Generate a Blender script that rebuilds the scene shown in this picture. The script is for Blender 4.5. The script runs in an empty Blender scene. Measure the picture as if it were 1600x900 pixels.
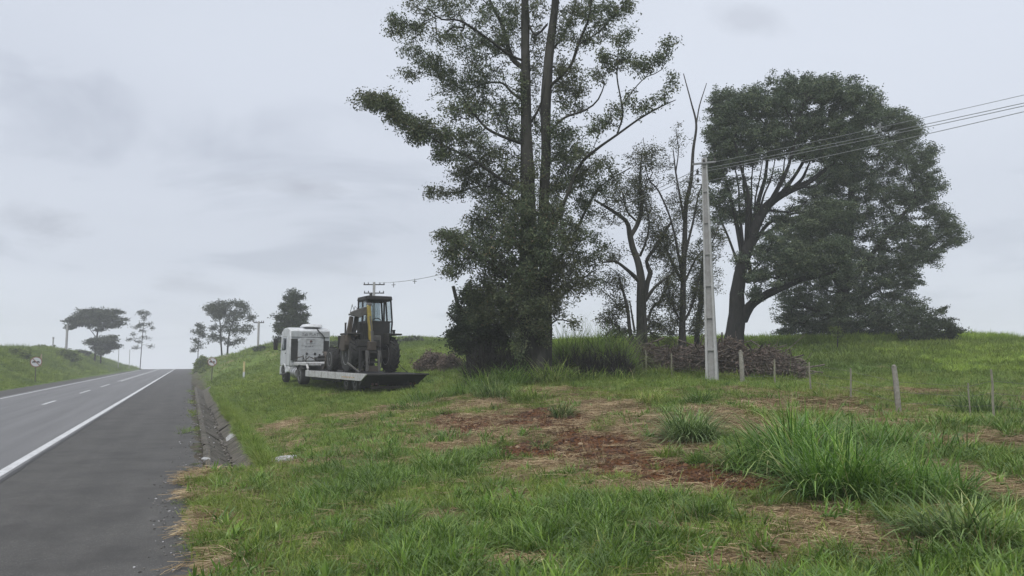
import bpy, math, random
import numpy as np
from mathutils import Vector, Matrix
PI = math.pi
R = math.radians
scene = bpy.context.scene
rng = np.random.default_rng(7)
random.seed(7)
col = bpy.data.collections.new('roadside'); scene.collection.children.link(col)

# ------------------------------------------------------------------ camera
EYE = 2.3
FPX = 1200.0
PITCH = math.atan(112 / FPX)
cam_data = bpy.data.cameras.new('camera')
cam = bpy.data.objects.new('camera', cam_data); scene.collection.objects.link(cam)
cam.location = (0, 0, EYE)
cam.rotation_euler = (PI / 2 + PITCH, 0, 0)
cam_data.sensor_width = 36; cam_data.lens = 36 * FPX / 1600
cam_data.clip_start = 0.1; cam_data.clip_end = 6000
scene.camera = cam

# ------------------------------------------------------------------ exposure and render settings
scene.view_settings.view_transform = 'Standard'
scene.view_settings.look = 'None'
scene.view_settings.exposure = 1.05
scene.view_settings.gamma = 1
scene.render.engine = 'CYCLES'
scene.cycles.use_denoising = True
scene.cycles.denoiser = 'OPENIMAGEDENOISE'
scene.cycles.max_bounces = 5
scene.cycles.diffuse_bounces = 3
scene.cycles.transparent_max_bounces = 8
scene.cycles.use_adaptive_sampling = True
scene.cycles.adaptive_threshold = 0.02
scene.cycles.volume_bounces = 1
scene.cycles.volume_step_rate = 10

# ------------------------------------------------------------------ sky: overcast
SUN_EL, SUN_ROT = R(58), R(200)
world = bpy.data.worlds.new('World'); scene.world = world
world.use_nodes = True
nt = world.node_tree; N = nt.nodes; L = nt.links
N.clear()
def wn(t, **k):
    n = N.new(t)
    for a, b in k.items(): setattr(n, a, b)
    return n
out = wn('ShaderNodeOutputWorld')
sky = wn('ShaderNodeTexSky'); sky.sky_type = 'NISHITA'; sky.sun_disc = False
sky.sun_elevation = SUN_EL; sky.sun_rotation = SUN_ROT
bg1 = wn('ShaderNodeBackground'); bg1.inputs[1].default_value = 0.07
L.new(sky.outputs[0], bg1.inputs[0])
tc = wn('ShaderNodeTexCoord')
sep = wn('ShaderNodeSeparateXYZ'); L.new(tc.outputs['Generated'], sep.inputs[0])
def wmath(op, a, b=None, clamp=False):
    n = wn('ShaderNodeMath', operation=op, use_clamp=clamp)
    for i, v in enumerate((a, b)):
        if v is None: continue
        if isinstance(v, (int, float)): n.inputs[i].default_value = v
        else: L.new(v, n.inputs[i])
    return n.outputs[0]
zc = wmath('ADD', wmath('MAXIMUM', sep.outputs[2], 0.0), 0.16)
cx = wmath('DIVIDE', sep.outputs[0], zc); cy = wmath('DIVIDE', sep.outputs[1], zc)
cmb = wn('ShaderNodeCombineXYZ'); L.new(cx, cmb.inputs[0]); L.new(cy, cmb.inputs[1])
def wnoise(scale, detail, rough, dist, off):
    m = wn('ShaderNodeMapping'); m.inputs['Location'].default_value = off
    L.new(cmb.outputs[0], m.inputs['Vector'])
    n = wn('ShaderNodeTexNoise'); n.inputs['Scale'].default_value = scale
    n.inputs['Detail'].default_value = detail; n.inputs['Roughness'].default_value = rough
    n.inputs['Distortion'].default_value = dist
    L.new(m.outputs[0], n.inputs['Vector'])
    return n.outputs[0]
def ramp(src, stops):
    r = wn('ShaderNodeValToRGB'); L.new(src, r.inputs[0])
    e = r.color_ramp.elements
    e[0].position, e[0].color = stops[0][0], (*stops[0][1], 1)
    e[1].position, e[1].color = stops[-1][0], (*stops[-1][1], 1)
    for p, c in stops[1:-1]:
        x = e.new(p); x.color = (*c, 1)
    return r.outputs[0]
def wmix(f, a, b, mode='MIX'):
    m = wn('ShaderNodeMix', data_type='RGBA', blend_type=mode)
    if isinstance(f, (int, float)): m.inputs[0].default_value = f
    else: L.new(f, m.inputs[0])
    for s, v in ((m.inputs[6], a), (m.inputs[7], b)):
        if isinstance(v, tuple): s.default_value = (*v, 1)
        else: L.new(v, s)
    return m.outputs[2]
base = ramp(sep.outputs[2], [(0.0, (0.635, 0.675, 0.75)), (0.06, (0.60, 0.64, 0.72)), (0.16, (0.585, 0.622, 0.70)), (0.35, (0.605, 0.645, 0.73)), (1.0, (0.61, 0.65, 0.73))])
broad = ramp(wnoise(0.35, 3, .5, .3, (3.1, 7.7, 0)), [(.3, (.90, .905, .915)), (.65, (1.05, 1.05, 1.045))])
wisps = ramp(wnoise(1.1, 5, .55, .5, (1.3, 4.1, 2)), [(.32, (.84, .845, .86)), (.42, (.985, .985, .985)), (.9, (1.03, 1.03, 1.02))])
c = wmix(1.0, base, broad, 'MULTIPLY'); c = wmix(1.0, c, wisps, 'MULTIPLY')
# a few separate low cloud wisps (azimuth and height of each against the forward direction)
fy = wmath('MAXIMUM', sep.outputs[1], 0.05); ax = wmath('DIVIDE', sep.outputs[0], fy); ay = wmath('DIVIDE', sep.outputs[2], fy)
wob = wmath('SUBTRACT', wnoise(2.6, 5, .65, .6, (9, 2, 1)), .5); total = None
for (px_, py_, rx_, ry_, st_) in ((470, 292, 70, 20, .9), (60, 352, 90, 34, .8), (540, 425, 70, 20, .6), (280, 445, 80, 22, .7), (370, 285, 50, 14, .4), (1180, 30, 60, 26, .4), (15, 335, 40, 22, .6)):
    a0 = (px_ - 800) / FPX; t0 = math.tan(PITCH + math.atan((450 - py_) / FPX))
    dx_ = wmath('DIVIDE', wmath('SUBTRACT', ax, a0), rx_ / FPX); dy_ = wmath('DIVIDE', wmath('SUBTRACT', wmath('ADD', ay, wmath('MULTIPLY', wmath('SUBTRACT', ax, a0), .12)), t0), ry_ / FPX)
    rr_ = wmath('SQRT', wmath('ADD', wmath('MULTIPLY', dx_, dx_), wmath('MULTIPLY', dy_, dy_)))
    mk_ = wmath('MULTIPLY', wmath('SUBTRACT', 1.0, wmath('ADD', rr_, wmath('MULTIPLY', wob, 3.0)), True), st_)
    total = mk_ if total is None else wmath('MAXIMUM', total, mk_)
front = wmath('GREATER_THAN', sep.outputs[1], 0.05)
c = wmix(wmath('MULTIPLY', total, front), c, (.43, .455, .52))
bg2 = wn('ShaderNodeBackground'); L.new(c, bg2.inputs[0]); bg2.inputs[1].default_value = 0.57
mxs = wn('ShaderNodeMixShader'); mxs.inputs[0].default_value = 0.95
L.new(bg1.outputs[0], mxs.inputs[1]); L.new(bg2.outputs[0], mxs.inputs[2]); L.new(mxs.outputs[0], out.inputs[0])

sun_data = bpy.data.lights.new('sun', 'SUN'); sun_data.energy = 1.5; sun_data.angle = R(50)
sun_data.color = (1.0, 0.975, 0.94)
sun = bpy.data.objects.new('sun', sun_data); scene.collection.objects.link(sun)
sd = Vector((math.sin(SUN_ROT) * math.cos(SUN_EL), math.cos(SUN_ROT) * math.cos(SUN_EL), math.sin(SUN_EL)))
sun.rotation_euler = (-sd).to_track_quat('-Z', 'Y').to_euler()

# ------------------------------------------------------------------ helpers
CT, ST = math.cos(PITCH), math.sin(PITCH)
def at(px, py, d):
    """world point seen at a photo pixel, d metres ahead"""
    u = (px - 800) / FPX; v = (450 - py) / FPX
    dy = CT - v * ST; dz = ST + v * CT
    t = d / dy
    return np.array((u * t, d, EYE + dz * t))
def proj(P):
    P = np.asarray(P, float)
    x = P[..., 0]; y = P[..., 1]; z = P[..., 2] - EYE
    f = np.maximum(y * CT + z * ST, 0.05); v = -y * ST + z * CT
    return 800 + FPX * x / f, 450 - FPX * v / f
def tag(o, label=None, cat=None, group=None, kind=None):
    if label: o['label'] = label
    if cat: o['category'] = cat
    if group: o['group'] = group
    if kind: o['kind'] = kind
    return o
def thing(name, label, cat, loc=(0, 0, 0), rz=0, group=None):
    o = bpy.data.objects.new(name, None); col.objects.link(o)
    o.location = loc; o.rotation_euler = (0, 0, rz); o.empty_display_size = .3
    return tag(o, label, cat, group)
def link(name, me, mat=None, parent=None, loc=None, rot=None):
    o = bpy.data.objects.new(name, me); col.objects.link(o)
    if mat is not None and not me.materials:
        me.materials.append(mat)
    if parent: o.parent = parent
    if loc is not None: o.location = loc
    if rot is not None: o.rotation_euler = rot
    return o
def np_mesh(name, V, F, attrs=None, smooth=False, mi=None):
    """V (n,3), F (m,k) all the same size, or a list of such arrays"""
    V = np.ascontiguousarray(V, dtype=np.float32)
    Fs = F if isinstance(F, list) else [F]
    Fs = [np.asarray(f, dtype=np.int32) for f in Fs if len(f)]
    me = bpy.data.meshes.new(name)
    me.vertices.add(len(V)); me.vertices.foreach_set('co', V.ravel())
    loops = np.concatenate([f.ravel() for f in Fs])
    tot = np.concatenate([np.full(len(f), f.shape[1], np.int32) for f in Fs])
    start = np.concatenate(([0], np.cumsum(tot)[:-1])).astype(np.int32)
    me.loops.add(len(loops)); me.loops.foreach_set('vertex_index', loops)
    me.polygons.add(len(tot)); me.polygons.foreach_set('loop_start', start)
    if smooth: me.polygons.foreach_set('use_smooth', np.ones(len(tot), bool))
    if mi is not None: me.polygons.foreach_set('material_index', mi)
    me.update(calc_edges=True)
    for k, (dom, arr) in (attrs or {}).items():
        arr = np.asarray(arr, np.float32)
        if arr.ndim == 1:
            a = me.attributes.new(k, 'FLOAT', dom); a.data.foreach_set('value', arr)
        else:
            a = me.attributes.new(k, 'FLOAT_COLOR', dom)
            if arr.shape[1] == 3: arr = np.concatenate([arr, np.ones((len(arr), 1), np.float32)], 1)
            a.data.foreach_set('color', arr.ravel())
    return me
class MB:
    """collects simple shapes into one mesh"""
    def __init__(s): s.v = []; s.f = []; s.cuts = []
    def add(s, vs, fs):
        s.cuts.append((len(s.v), len(s.f))); b = len(s.v); s.v += [tuple(map(float, p)) for p in vs]; s.f += [tuple(b + i for i in f) for f in fs]; return s
    def box(s, x0, x1, y0, y1, z0, z1, top=None):
        t = top or (0, 0, 0, 0)   # inset of the top face: x0,x1,y0,y1
        vs = [(x0, y0, z0), (x1, y0, z0), (x1, y1, z0), (x0, y1, z0),
              (x0 + t[0], y0 + t[2], z1), (x1 - t[1], y0 + t[2], z1), (x1 - t[1], y1 - t[3], z1), (x0 + t[0], y1 - t[3], z1)]
        return s.add(vs, [(3, 2, 1, 0), (4, 5, 6, 7), (0, 1, 5, 4), (1, 2, 6, 5), (2, 3, 7, 6), (3, 0, 4, 7)])
    def prism(s, poly, axis, a0, a1):
        """poly: 2D points; axis 0: (y,z) along x; 1: (x,z) along y; 2: (x,y) along z"""
        def p3(p, a): return (a, p[0], p[1]) if axis == 0 else ((p[0], a, p[1]) if axis == 1 else (p[0], p[1], a))
        n = len(poly)
        vs = [p3(p, a0) for p in poly] + [p3(p, a1) for p in poly]
        fs = [tuple(range(n))[::-1], tuple(range(n, 2 * n))] + [(i, (i + 1) % n, n + (i + 1) % n, n + i) for i in range(n)]
        return s.add(vs, fs)
    def tube(s, pts, rad, n=8, cap=True):
        pts = [Vector(p) for p in pts]
        rs = rad if isinstance(rad, (list, tuple)) else [rad] * len(pts)
        s.cuts.append((len(s.v), len(s.f))); b = len(s.v); up = None
        for i, p in enumerate(pts):
            d = (pts[min(i + 1, len(pts) - 1)] - pts[max(i - 1, 0)]).normalized()
            if up is None: up = d.orthogonal().normalized()
            up = (up - d * up.dot(d)).normalized(); w = d.cross(up)
            for k in range(n):
                a = 2 * PI * k / n
                s.v.append(tuple(p + (up * math.cos(a) + w * math.sin(a)) * rs[i]))
        for i in range(len(pts) - 1):
            for k in range(n):
                k2 = (k + 1) % n
                s.f.append((b + i * n + k, b + i * n + k2, b + (i + 1) * n + k2, b + (i + 1) * n + k))
        if cap:
            s.f.append(tuple(b + k for k in range(n))[::-1]); e = b + (len(pts) - 1) * n
            s.f.append(tuple(e + k for k in range(n)))
        return s
    def lathe(s, prof, c=(0, 0, 0), axis='x', n=20):
        """prof: (radius, height along axis)"""
        s.cuts.append((len(s.v), len(s.f))); b = len(s.v)
        for r, h in prof:
            for k in range(n):
                a = 2 * PI * k / n; q = (r * math.cos(a), r * math.sin(a))
                p = (h, q[0], q[1]) if axis == 'x' else ((q[0], h, q[1]) if axis == 'y' else (q[0], q[1], h))
                s.v.append((p[0] + c[0], p[1] + c[1], p[2] + c[2]))
        for i in range(len(prof) - 1):
            for k in range(n):
                k2 = (k + 1) % n
                s.f.append((b + i * n + k, b + i * n + k2, b + (i + 1) * n + k2, b + (i + 1) * n + k))
        s.f.append(tuple(b + k for k in range(n))); e = b + (len(prof) - 1) * n
        s.f.append(tuple(e + k for k in range(n)))
        return s
    def each(s, name, mat, parent=None, **kw):
        """one object for each of the shapes"""
        c = s.cuts + [(len(s.v), len(s.f))]; o = []
        for (a, fa), (b, fb) in zip(c[:-1], c[1:]):
            m = MB(); m.v = s.v[a:b]; m.f = [tuple(i - a for i in f) for f in s.f[fa:fb]]; o.append(m.build(name, mat, parent, **kw))
        return o
    def build(s, name, mat, parent=None, bevel=0, smooth=False, loc=None, rot=None):
        me = bpy.data.meshes.new(name); me.from_pydata(s.v, [], s.f); me.update()
        import bmesh
        bm = bmesh.new(); bm.from_mesh(me)
        bmesh.ops.recalc_face_normals(bm, faces=bm.faces)
        if bevel:
            es = [e for e in bm.edges if len(e.link_faces) == 2 and e.calc_face_angle(0) > 0.5]
            bmesh.ops.bevel(bm, geom=es, offset=bevel, segments=1, affect='EDGES', clamp_overlap=True)
        bm.to_mesh(me); bm.free()
        if smooth:
            me.polygons.foreach_set('use_smooth', np.ones(len(me.polygons), bool))
            try: me.set_sharp_from_angle(angle=R(40))
            except Exception: pass
        return link(name, me, mat, parent, loc, rot)

# ------------------------------------------------------------------ materials
def new_mat(name):
    m = bpy.data.materials.new(name); m.use_nodes = True
    return m, m.node_tree
class NT:
    def __init__(s, t): s.t = t; s.N = t.nodes; s.L = t.links; s.bsdf = next(n for n in t.nodes if n.type == 'BSDF_PRINCIPLED'); s.out = next(n for n in t.nodes if n.type == 'OUTPUT_MATERIAL')
    def n(s, t, **k):
        x = s.N.new(t)
        for a, b in k.items(): setattr(x, a, b)
        return x
    def set(s, sock, v):
        if isinstance(v, bpy.types.NodeSocket): s.L.new(v, sock)
        elif isinstance(v, tuple) and len(v) == 3 and sock.type == 'RGBA': sock.default_value = (*v, 1)
        else: sock.default_value = v
    def pos(s):
        g = s.n('ShaderNodeNewGeometry'); return g.outputs['Position']
    def objco(s):
        return s.n('ShaderNodeTexCoord').outputs['Object']
    def mapping(s, v, scale=(1, 1, 1), rot=(0, 0, 0), loc=(0, 0, 0)):
        m = s.n('ShaderNodeMapping'); s.L.new(v, m.inputs[0]); m.inputs['Scale'].default_value = scale
        m.inputs['Rotation'].default_value = rot; m.inputs['Location'].default_value = loc; return m.outputs[0]
    def noise(s, v, scale, detail=4, rough=.55, dist=0):
        x = s.n('ShaderNodeTexNoise'); s.L.new(v, x.inputs['Vector']); x.inputs['Scale'].default_value = scale
        x.inputs['Detail'].default_value = detail; x.inputs['Roughness'].default_value = rough; x.inputs['Distortion'].default_value = dist
        return x.outputs[0]
    def voronoi(s, v, scale, feature='F1', out=0):
        x = s.n('ShaderNodeTexVoronoi', feature=feature); s.L.new(v, x.inputs['Vector']); x.inputs['Scale'].default_value = scale
        return x.outputs[out]
    def ramp(s, f, stops):
        r = s.n('ShaderNodeValToRGB'); s.L.new(f, r.inputs[0]); e = r.color_ramp.elements
        c3 = lambda c: (c, c, c, 1) if isinstance(c, (int, float)) else (*c, 1)
        e[0].position, e[0].color = stops[0][0], c3(stops[0][1])
        e[1].position, e[1].color = stops[-1][0], c3(stops[-1][1])
        for p, c in stops[1:-1]:
            x = e.new(p); x.color = c3(c)
        return r.outputs[0]
    def mix(s, f, a, b, mode='MIX'):
        m = s.n('ShaderNodeMix', data_type='RGBA', blend_type=mode)
        s.set(m.inputs[0], f); s.set(m.inputs[6], a); s.set(m.inputs[7], b); return m.outputs[2]
    def math(s, op, a, b=0.0, clamp=False):
        m = s.n('ShaderNodeMath', operation=op, use_clamp=clamp); s.set(m.inputs[0], a); s.set(m.inputs[1], b); return m.outputs[0]
    def attr(s, name, fac=True):
        a = s.n('ShaderNodeAttribute', attribute_name=name); return a.outputs['Fac'] if fac else a.outputs['Color']
    def bump(s, h, strength=.5, dist=.02):
        b = s.n('ShaderNodeBump'); s.L.new(h, b.inputs['Height']); b.inputs['Strength'].default_value = strength; b.inputs['Distance'].default_value = dist
        s.L.new(b.outputs[0], s.bsdf.inputs['Normal']); return b.outputs[0]
MATS = {}
def surf(name, colr, rough=.6, metal=0, var=.25, scale=3, dirt=None, dirt_amt=.4, bump=0, bscale=60, spec=.5):
    """painted / weathered surface with procedural variation in object space"""
    if name in MATS: return MATS[name]
    m, t = new_mat(name); n = NT(t); v = n.objco()
    a = n.noise(v, scale, 5, .6)
    c = n.mix(n.ramp(a, [(.3, 0), (.75, 1)]), tuple(x * (1 - var) for x in colr), tuple(min(1, x * (1 + var * .6)) for x in colr))
    if dirt:
        d = n.noise(v, scale * 2.3, 6, .7, .4)
        c = n.mix(n.math('MULTIPLY', n.ramp(d, [(.42, 0), (.62, 1)]), dirt_amt), c, dirt)
    n.set(n.bsdf.inputs['Base Color'], c)
    n.bsdf.inputs['Metallic'].default_value = metal
    n.bsdf.inputs['Specular IOR Level'].default_value = spec
    n.set(n.bsdf.inputs['Roughness'], n.ramp(a, [(.2, max(0, rough - .1)), (.8, min(1, rough + .12))]))
    if bump: n.bump(n.noise(v, bscale, 4, .6), bump, .01)
    MATS[name] = m; return m
def leaf_mat(name, stops, trans=.35, gloss=.25, patch=None, patch_scale=.25, objrand=.0):
    """stops: ramp over the per leaf random; patch: second colour mixed in large world patches"""
    m, t = new_mat(name); n = NT(t)
    r = n.attr('rnd')
    if objrand:
        oi = n.n('ShaderNodeObjectInfo')
        r = n.math('ADD', n.math('MULTIPLY', r, 1 - objrand), n.math('MULTIPLY', oi.outputs['Random'], objrand))
    c = n.ramp(r, stops)
    pv = n.pos()
    w = n.noise(pv, 1.1, 3, .6)
    c = n.mix(1.0, c, n.ramp(w, [(.3, .72), (.7, 1.22)]), 'MULTIPLY')
    if patch:
        w2 = n.noise(pv, patch_scale, 3, .55)
        c = n.mix(n.ramp(w2, [(.45, 0), (.68, .85)]), c, patch)
    dif = n.n('ShaderNodeBsdfDiffuse'); tr = n.n('ShaderNodeBsdfTranslucent'); gl = n.n('ShaderNodeBsdfGlossy')
    gl.inputs['Roughness'].default_value = .6; gl.inputs['Color'].default_value = (1, 1, 1, 1)
    n.L.new(c, dif.inputs[0]); n.L.new(c, tr.inputs[0])
    m1 = n.n('ShaderNodeMixShader'); m1.inputs[0].default_value = trans; n.L.new(dif.outputs[0], m1.inputs[1]); n.L.new(tr.outputs[0], m1.inputs[2])
    fr = n.n('ShaderNodeFresnel'); fr.inputs[0].default_value = 1.35
    m2 = n.n('ShaderNodeMixShader'); n.L.new(n.math('MULTIPLY', fr.outputs[0], gloss * .12), m2.inputs[0]); n.L.new(m1.outputs[0], m2.inputs[1]); n.L.new(gl.outputs[0], m2.inputs[2])
    n.L.new(m2.outputs[0], n.out.inputs[0]); n.N.remove(n.bsdf)
    return m
def bark_mat(name, c1, c2, c3=None, sc=1.0):
    m, t = new_mat(name); n = NT(t); v = n.pos()
    vv = n.mapping(v, (7 * sc, 7 * sc, 1.2 * sc))
    a = n.noise(vv, 1.6, 6, .65, .6)
    c = n.mix(n.ramp(a, [(.35, 0), (.62, 1)]), c1, c2)
    if c3: c = n.mix(n.ramp(n.noise(n.mapping(v, (1.2, 1.2, .35)), 1.3, 3, .5), [(.5, 0), (.64, .8)]), c, c3)
    n.set(n.bsdf.inputs['Base Color'], c); n.bsdf.inputs['Roughness'].default_value = .95
    n.bsdf.inputs['Specular IOR Level'].default_value = .15
    n.bump(a, .9, .04)
    return m

# ------------------------------------------------------------------ numpy value noise
_perm = np.random.default_rng(11).random((256, 256))
def vnoise(x, y):
    xi = np.floor(x).astype(int); yi = np.floor(y).astype(int); fx = x - xi; fy = y - yi
    fx = fx * fx * (3 - 2 * fx); fy = fy * fy * (3 - 2 * fy)
    g = lambda a, b: _perm[a & 255, b & 255]
    return (g(xi, yi) * (1 - fx) + g(xi + 1, yi) * fx) * (1 - fy) + (g(xi, yi + 1) * (1 - fx) + g(xi + 1, yi + 1) * fx) * fy
def fbm(x, y, o=4, g=.5):
    s = 0; a = 1; t = 0
    for i in range(o):
        s = s + a * vnoise(x * 2 ** i + 17.3 * i, y * 2 ** i + 9.1 * i); t += a; a *= g
    return s / t
def sst(a, b, x):
    t = np.clip((x - a) / (b - a), 0, 1); return t * t * (3 - 2 * t)

# ------------------------------------------------------------------ terrain heights
SL = 500 / 1200.0
CO = 1 / math.sqrt(1 + SL * SL)
def uv(X, Y): return (X + SL * Y) * CO, (Y - SL * X) * CO
def xy(u, v):
    # inverse of uv
    return (u - SL * v) * CO, (v + SL * u) * CO
V_CREST = 203.0
def road_z(v):
    w = np.maximum(v - V_CREST, 0)
    return -np.where(w < 60, w * w / 2000.0, 1.8 + (w - 60) * .06 * 1.0)
CTRL = []
def cp(px, py, d): CTRL.append(tuple(at(px, py, d)))
def cw(x, y, z): CTRL.append((x, y, z))
for q in [(830, 592, 30), (700, 606, 31), (580, 619, 33), (560, 617, 34), (668, 612, 34), (470, 606, 44), (430, 600, 48), (381, 587, 60), (333, 586, 72),
          (1113, 597, 32), (1160, 601, 31), (1211, 600, 28.2), (1267, 612, 25.7), (1329, 622, 23.3), (1405, 652, 21), (1553, 655, 17.6),
          (1000, 546, 42), (1067, 548, 42), (1143, 553, 45), (1310, 537, 52), (1500, 540, 48), (1600, 545, 44), (950, 547, 45),
          (1000, 527, 62), (1200, 526, 66), (1400, 526, 68), (1600, 527, 70), (880, 526, 60), (1800, 526, 70),
          (720, 535, 66), (640, 537, 72), (540, 540, 80), (430, 545, 92), (370, 551, 110), (327, 556, 125),
          (640, 590, 42), (740, 575, 42), (500, 590, 52), (420, 575, 66)]:
    q = list(q)
    cp(*q)
    if q[2] >= 60:   # the grass or crop adds its own height
        x_, y_, z_ = CTRL[-1]; CTRL[-1] = (x_, y_, z_ - (.75 if q[0] > 860 and q[1] < 530 else .28))
for q in [(0, 8, .12), (5, 8, .35), (9, 8, .42), (14, 8, .5), (-3, 8, .04), (0, 14, .28), (5, 14, .55), (9, 14, .62), (14, 14, .85), (0, 19, .55), (5, 20, .9), (9, 19, .95), (-3, 20, .45),
          (0, 25, .95), (5, 25, 1.15), (-3, 26, .7), (25, 20, 1.1), (30, 35, 1.9), (0, 0, 0.05), (8, 0, .2), (20, 0, .6),
          (60, 70, 4.6), (0, 100, 4.3), (60, 120, 4.3), (-20, 130, 3.7), (100, 60, 4.5)]:
    cw(*q)
for v in (5, 20, 35, 50, 70, 90, 120, 150, 180, 210):
    x, y = xy(1.9, v); cw(x, y, 0.03)
CP = np.array(CTRL)
def tps_fit(P):
    n = len(P); d = np.hypot(P[:, None, 0] - P[None, :, 0], P[:, None, 1] - P[None, :, 1]) + 1e-9
    K = d * d * np.log(d) + np.eye(n) * 3.0
    Q = np.c_[np.ones(n), P[:, :2]]
    A = np.zeros((n + 3, n + 3)); A[:n, :n] = K; A[:n, n:] = Q; A[n:, :n] = Q.T
    return np.linalg.solve(A, np.r_[P[:, 2], 0, 0, 0])
TW = tps_fit(CP)
def tps(X, Y):
    X = np.asarray(X, float); sh = X.shape; x = X.ravel(); y = np.asarray(Y, float).ravel()
    o = TW[len(CP)] + TW[len(CP) + 1] * x + TW[len(CP) + 2] * y
    for i in range(len(CP)):
        d2 = (x - CP[i, 0]) ** 2 + (y - CP[i, 1]) ** 2 + 1e-9
        o += TW[i] * d2 * .5 * np.log(d2)
    return o.reshape(sh)
def edge_u(v):
    """where the grass overgrows the asphalt edge"""
    near = -.22 + .55 * (vnoise(v * .55 + 3, v * 0 + 2.2) - .5) + .25 * (vnoise(v * 2.1, v * 0 + 7.7) - .5)
    far = .02 + .25 * (vnoise(v * .8, v * 0 + 4.4) - .5)
    k = sst(16.6, 18.6, v)
    return near * (1 - k) + far * k
def height(X, Y):
    X = np.asarray(X, float); Y = np.asarray(Y, float)
    u, v = uv(X, Y)
    far = np.hypot(X, Y)
    rz = road_z(v)
    # right hand side
    xc = np.clip(X, -60, 62); yc = np.clip(Y, -6, 128)
    h = tps(xc, yc)
    h = np.clip(h, 0.0, 5.2)
    h += .10 * (fbm(X * .45, Y * .45, 3) - .5) * sst(2.2, 4, u) * (1 + sst(20, 60, far)) 
    h += .05 * (fbm(X * 2.2, Y * 2.2, 3) - .5) * sst(.8, 2, u)
    h = h * (1 - sst(115, 260, Y) * .55) + rz * sst(2, 10, u) * .9
    e = edge_u(v)
    nearg = 1 - sst(16.4, 18.2, v)            # the grassy lip in front of the drainage channel
    lip = rz - .03 + (.10 + .05 * (fbm(X * 3, Y * 3, 2) - .5)) * sst(e - .05, e + .55, u)
    dirt = rz - .035 + .095 * (fbm(X * 5, Y * 5, 3) - .15) * sst(e - .05, e + .15, u)
    sh = nearg * lip + (1 - nearg) * dirt
    k = sst(.9, 2.6, u) * nearg + sst(1.55, 3.2, u) * (1 - nearg)
    right = sh * (1 - k) + h * k
    # channel cut
    uc = u - .11 * np.maximum(18.9 - v, 0) ** 2
    cut = (1 - nearg) * sst(.34, .62, uc) * (1 - sst(1.52, 1.85, uc)) * (1 - sst(70, 90, v))
    right = right - cut * .55
    # left bank
    w = -13.1 - u
    bump = .5 * (fbm(X * .08, Y * .08, 3) - .5)
    top = 3.0 + .5 * sst(12, 40, w) + bump
    top = top * (1 + .25 * sst(90, 150, v)) * (1 - .5 * sst(175, 240, v))
    left = rz - .035 + top * (.12 * sst(0, 1.5, w) + .88 * sst(1.2, 8.5, w)) + .08 * (fbm(X * .9, Y * .9, 3) - .5) * sst(.3, 1, w)
    z = np.where(u < -6, left, right)
    z = z - np.maximum(far - 260, 0) * .04
    return z
def hz(x, y): return float(height(np.array([x]), np.array([y]))[0])
def ground_at(px, py, d):
    """point on the ground in the column of the pixel at distance d"""
    p = at(px, py, d); return (p[0], p[1], hz(p[0], p[1]))
# ------------------------------------------------------------------ ground cover zones (where the soil, the cut straw and the grass lie)
def to_world(px, py):
    """ground point seen at pixel: march along the ray"""
    u = (px - 800) / FPX; v = (450 - py) / FPX
    dy = CT - v * ST; dz = ST + v * CT
    t = np.geomspace(3, 200, 900); X = u * t; Y = dy * t; Z = EYE + dz * t
    below = np.nonzero(Z < height(X, Y))[0]
    i = below[0] if len(below) else len(t) - 1
    return X[i], Y[i]
def blob_w(px, py, rx, ry, grow=1.0):
    """centre and world radii of a patch of ground"""
    x, y = to_world(px, py)
    x0, y0 = to_world(px, py + ry); x1, y1 = to_world(px, py - ry)
    return (x, y, max(rx * y / FPX, .1) * grow, max(abs(y1 - y0) / 2, .1) * grow, px / 1.0)
DIRT = [blob_w(*q, grow=1.3) for q in [(855, 655, 52, 16), (880, 672, 30, 12), (745, 664, 26, 12), (845, 703, 62, 12), (930, 698, 60, 18), (1010, 728, 60, 15), (1080, 742, 60, 17),
                             (1140, 750, 50, 18), (1215, 755, 40, 10), (1295, 772, 40, 7), (900, 650, 20, 8), (960, 735, 40, 8), (700, 655, 20, 8)]]
STRAW = [blob_w(*q, grow=1.15) for q in [(800, 668, 120, 25), (900, 725, 110, 18), (1000, 700, 120, 28), (1060, 760, 110, 14), (950, 640, 60, 14), (1150, 660, 50, 30), (1010, 655, 40, 18),
                              (690, 811, 34, 9), (1030, 828, 62, 7), (1260, 805, 70, 10), (1340, 828, 90, 16), (1440, 850, 110, 16), (820, 880, 60, 9), (1130, 880, 90, 16), (1240, 850, 50, 12),
                              (1560, 765, 60, 24), (1500, 735, 50, 10), (1280, 640, 90, 12), (1380, 665, 60, 6), (1450, 690, 150, 10), (1560, 690, 70, 12), (700, 700, 40, 6),
                              (330, 815, 40, 12), (325, 737, 34, 10), (340, 885, 45, 14), (300, 775, 18, 8), (520, 722, 60, 5), (440, 668, 25, 5), (560, 612, 18, 3), (1400, 880, 60, 8), (760, 632, 40, 6),
                              (590, 730, 50, 5), (1190, 800, 40, 8), (1350, 790, 50, 8)]]
def blobs_mask(B, X, Y, wob=.5):
    m = np.zeros_like(X)
    n = (fbm(X * 1.3 + 5, Y * 1.3, 4, .6) - .5) * 2 * wob
    for (x, y, rx, ry, _) in B:
        r = np.hypot((X - x) / rx, (Y - y) / ry)
        m = np.maximum(m, 1 - sst(.75, 1.25, r + n))
    return m
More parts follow.
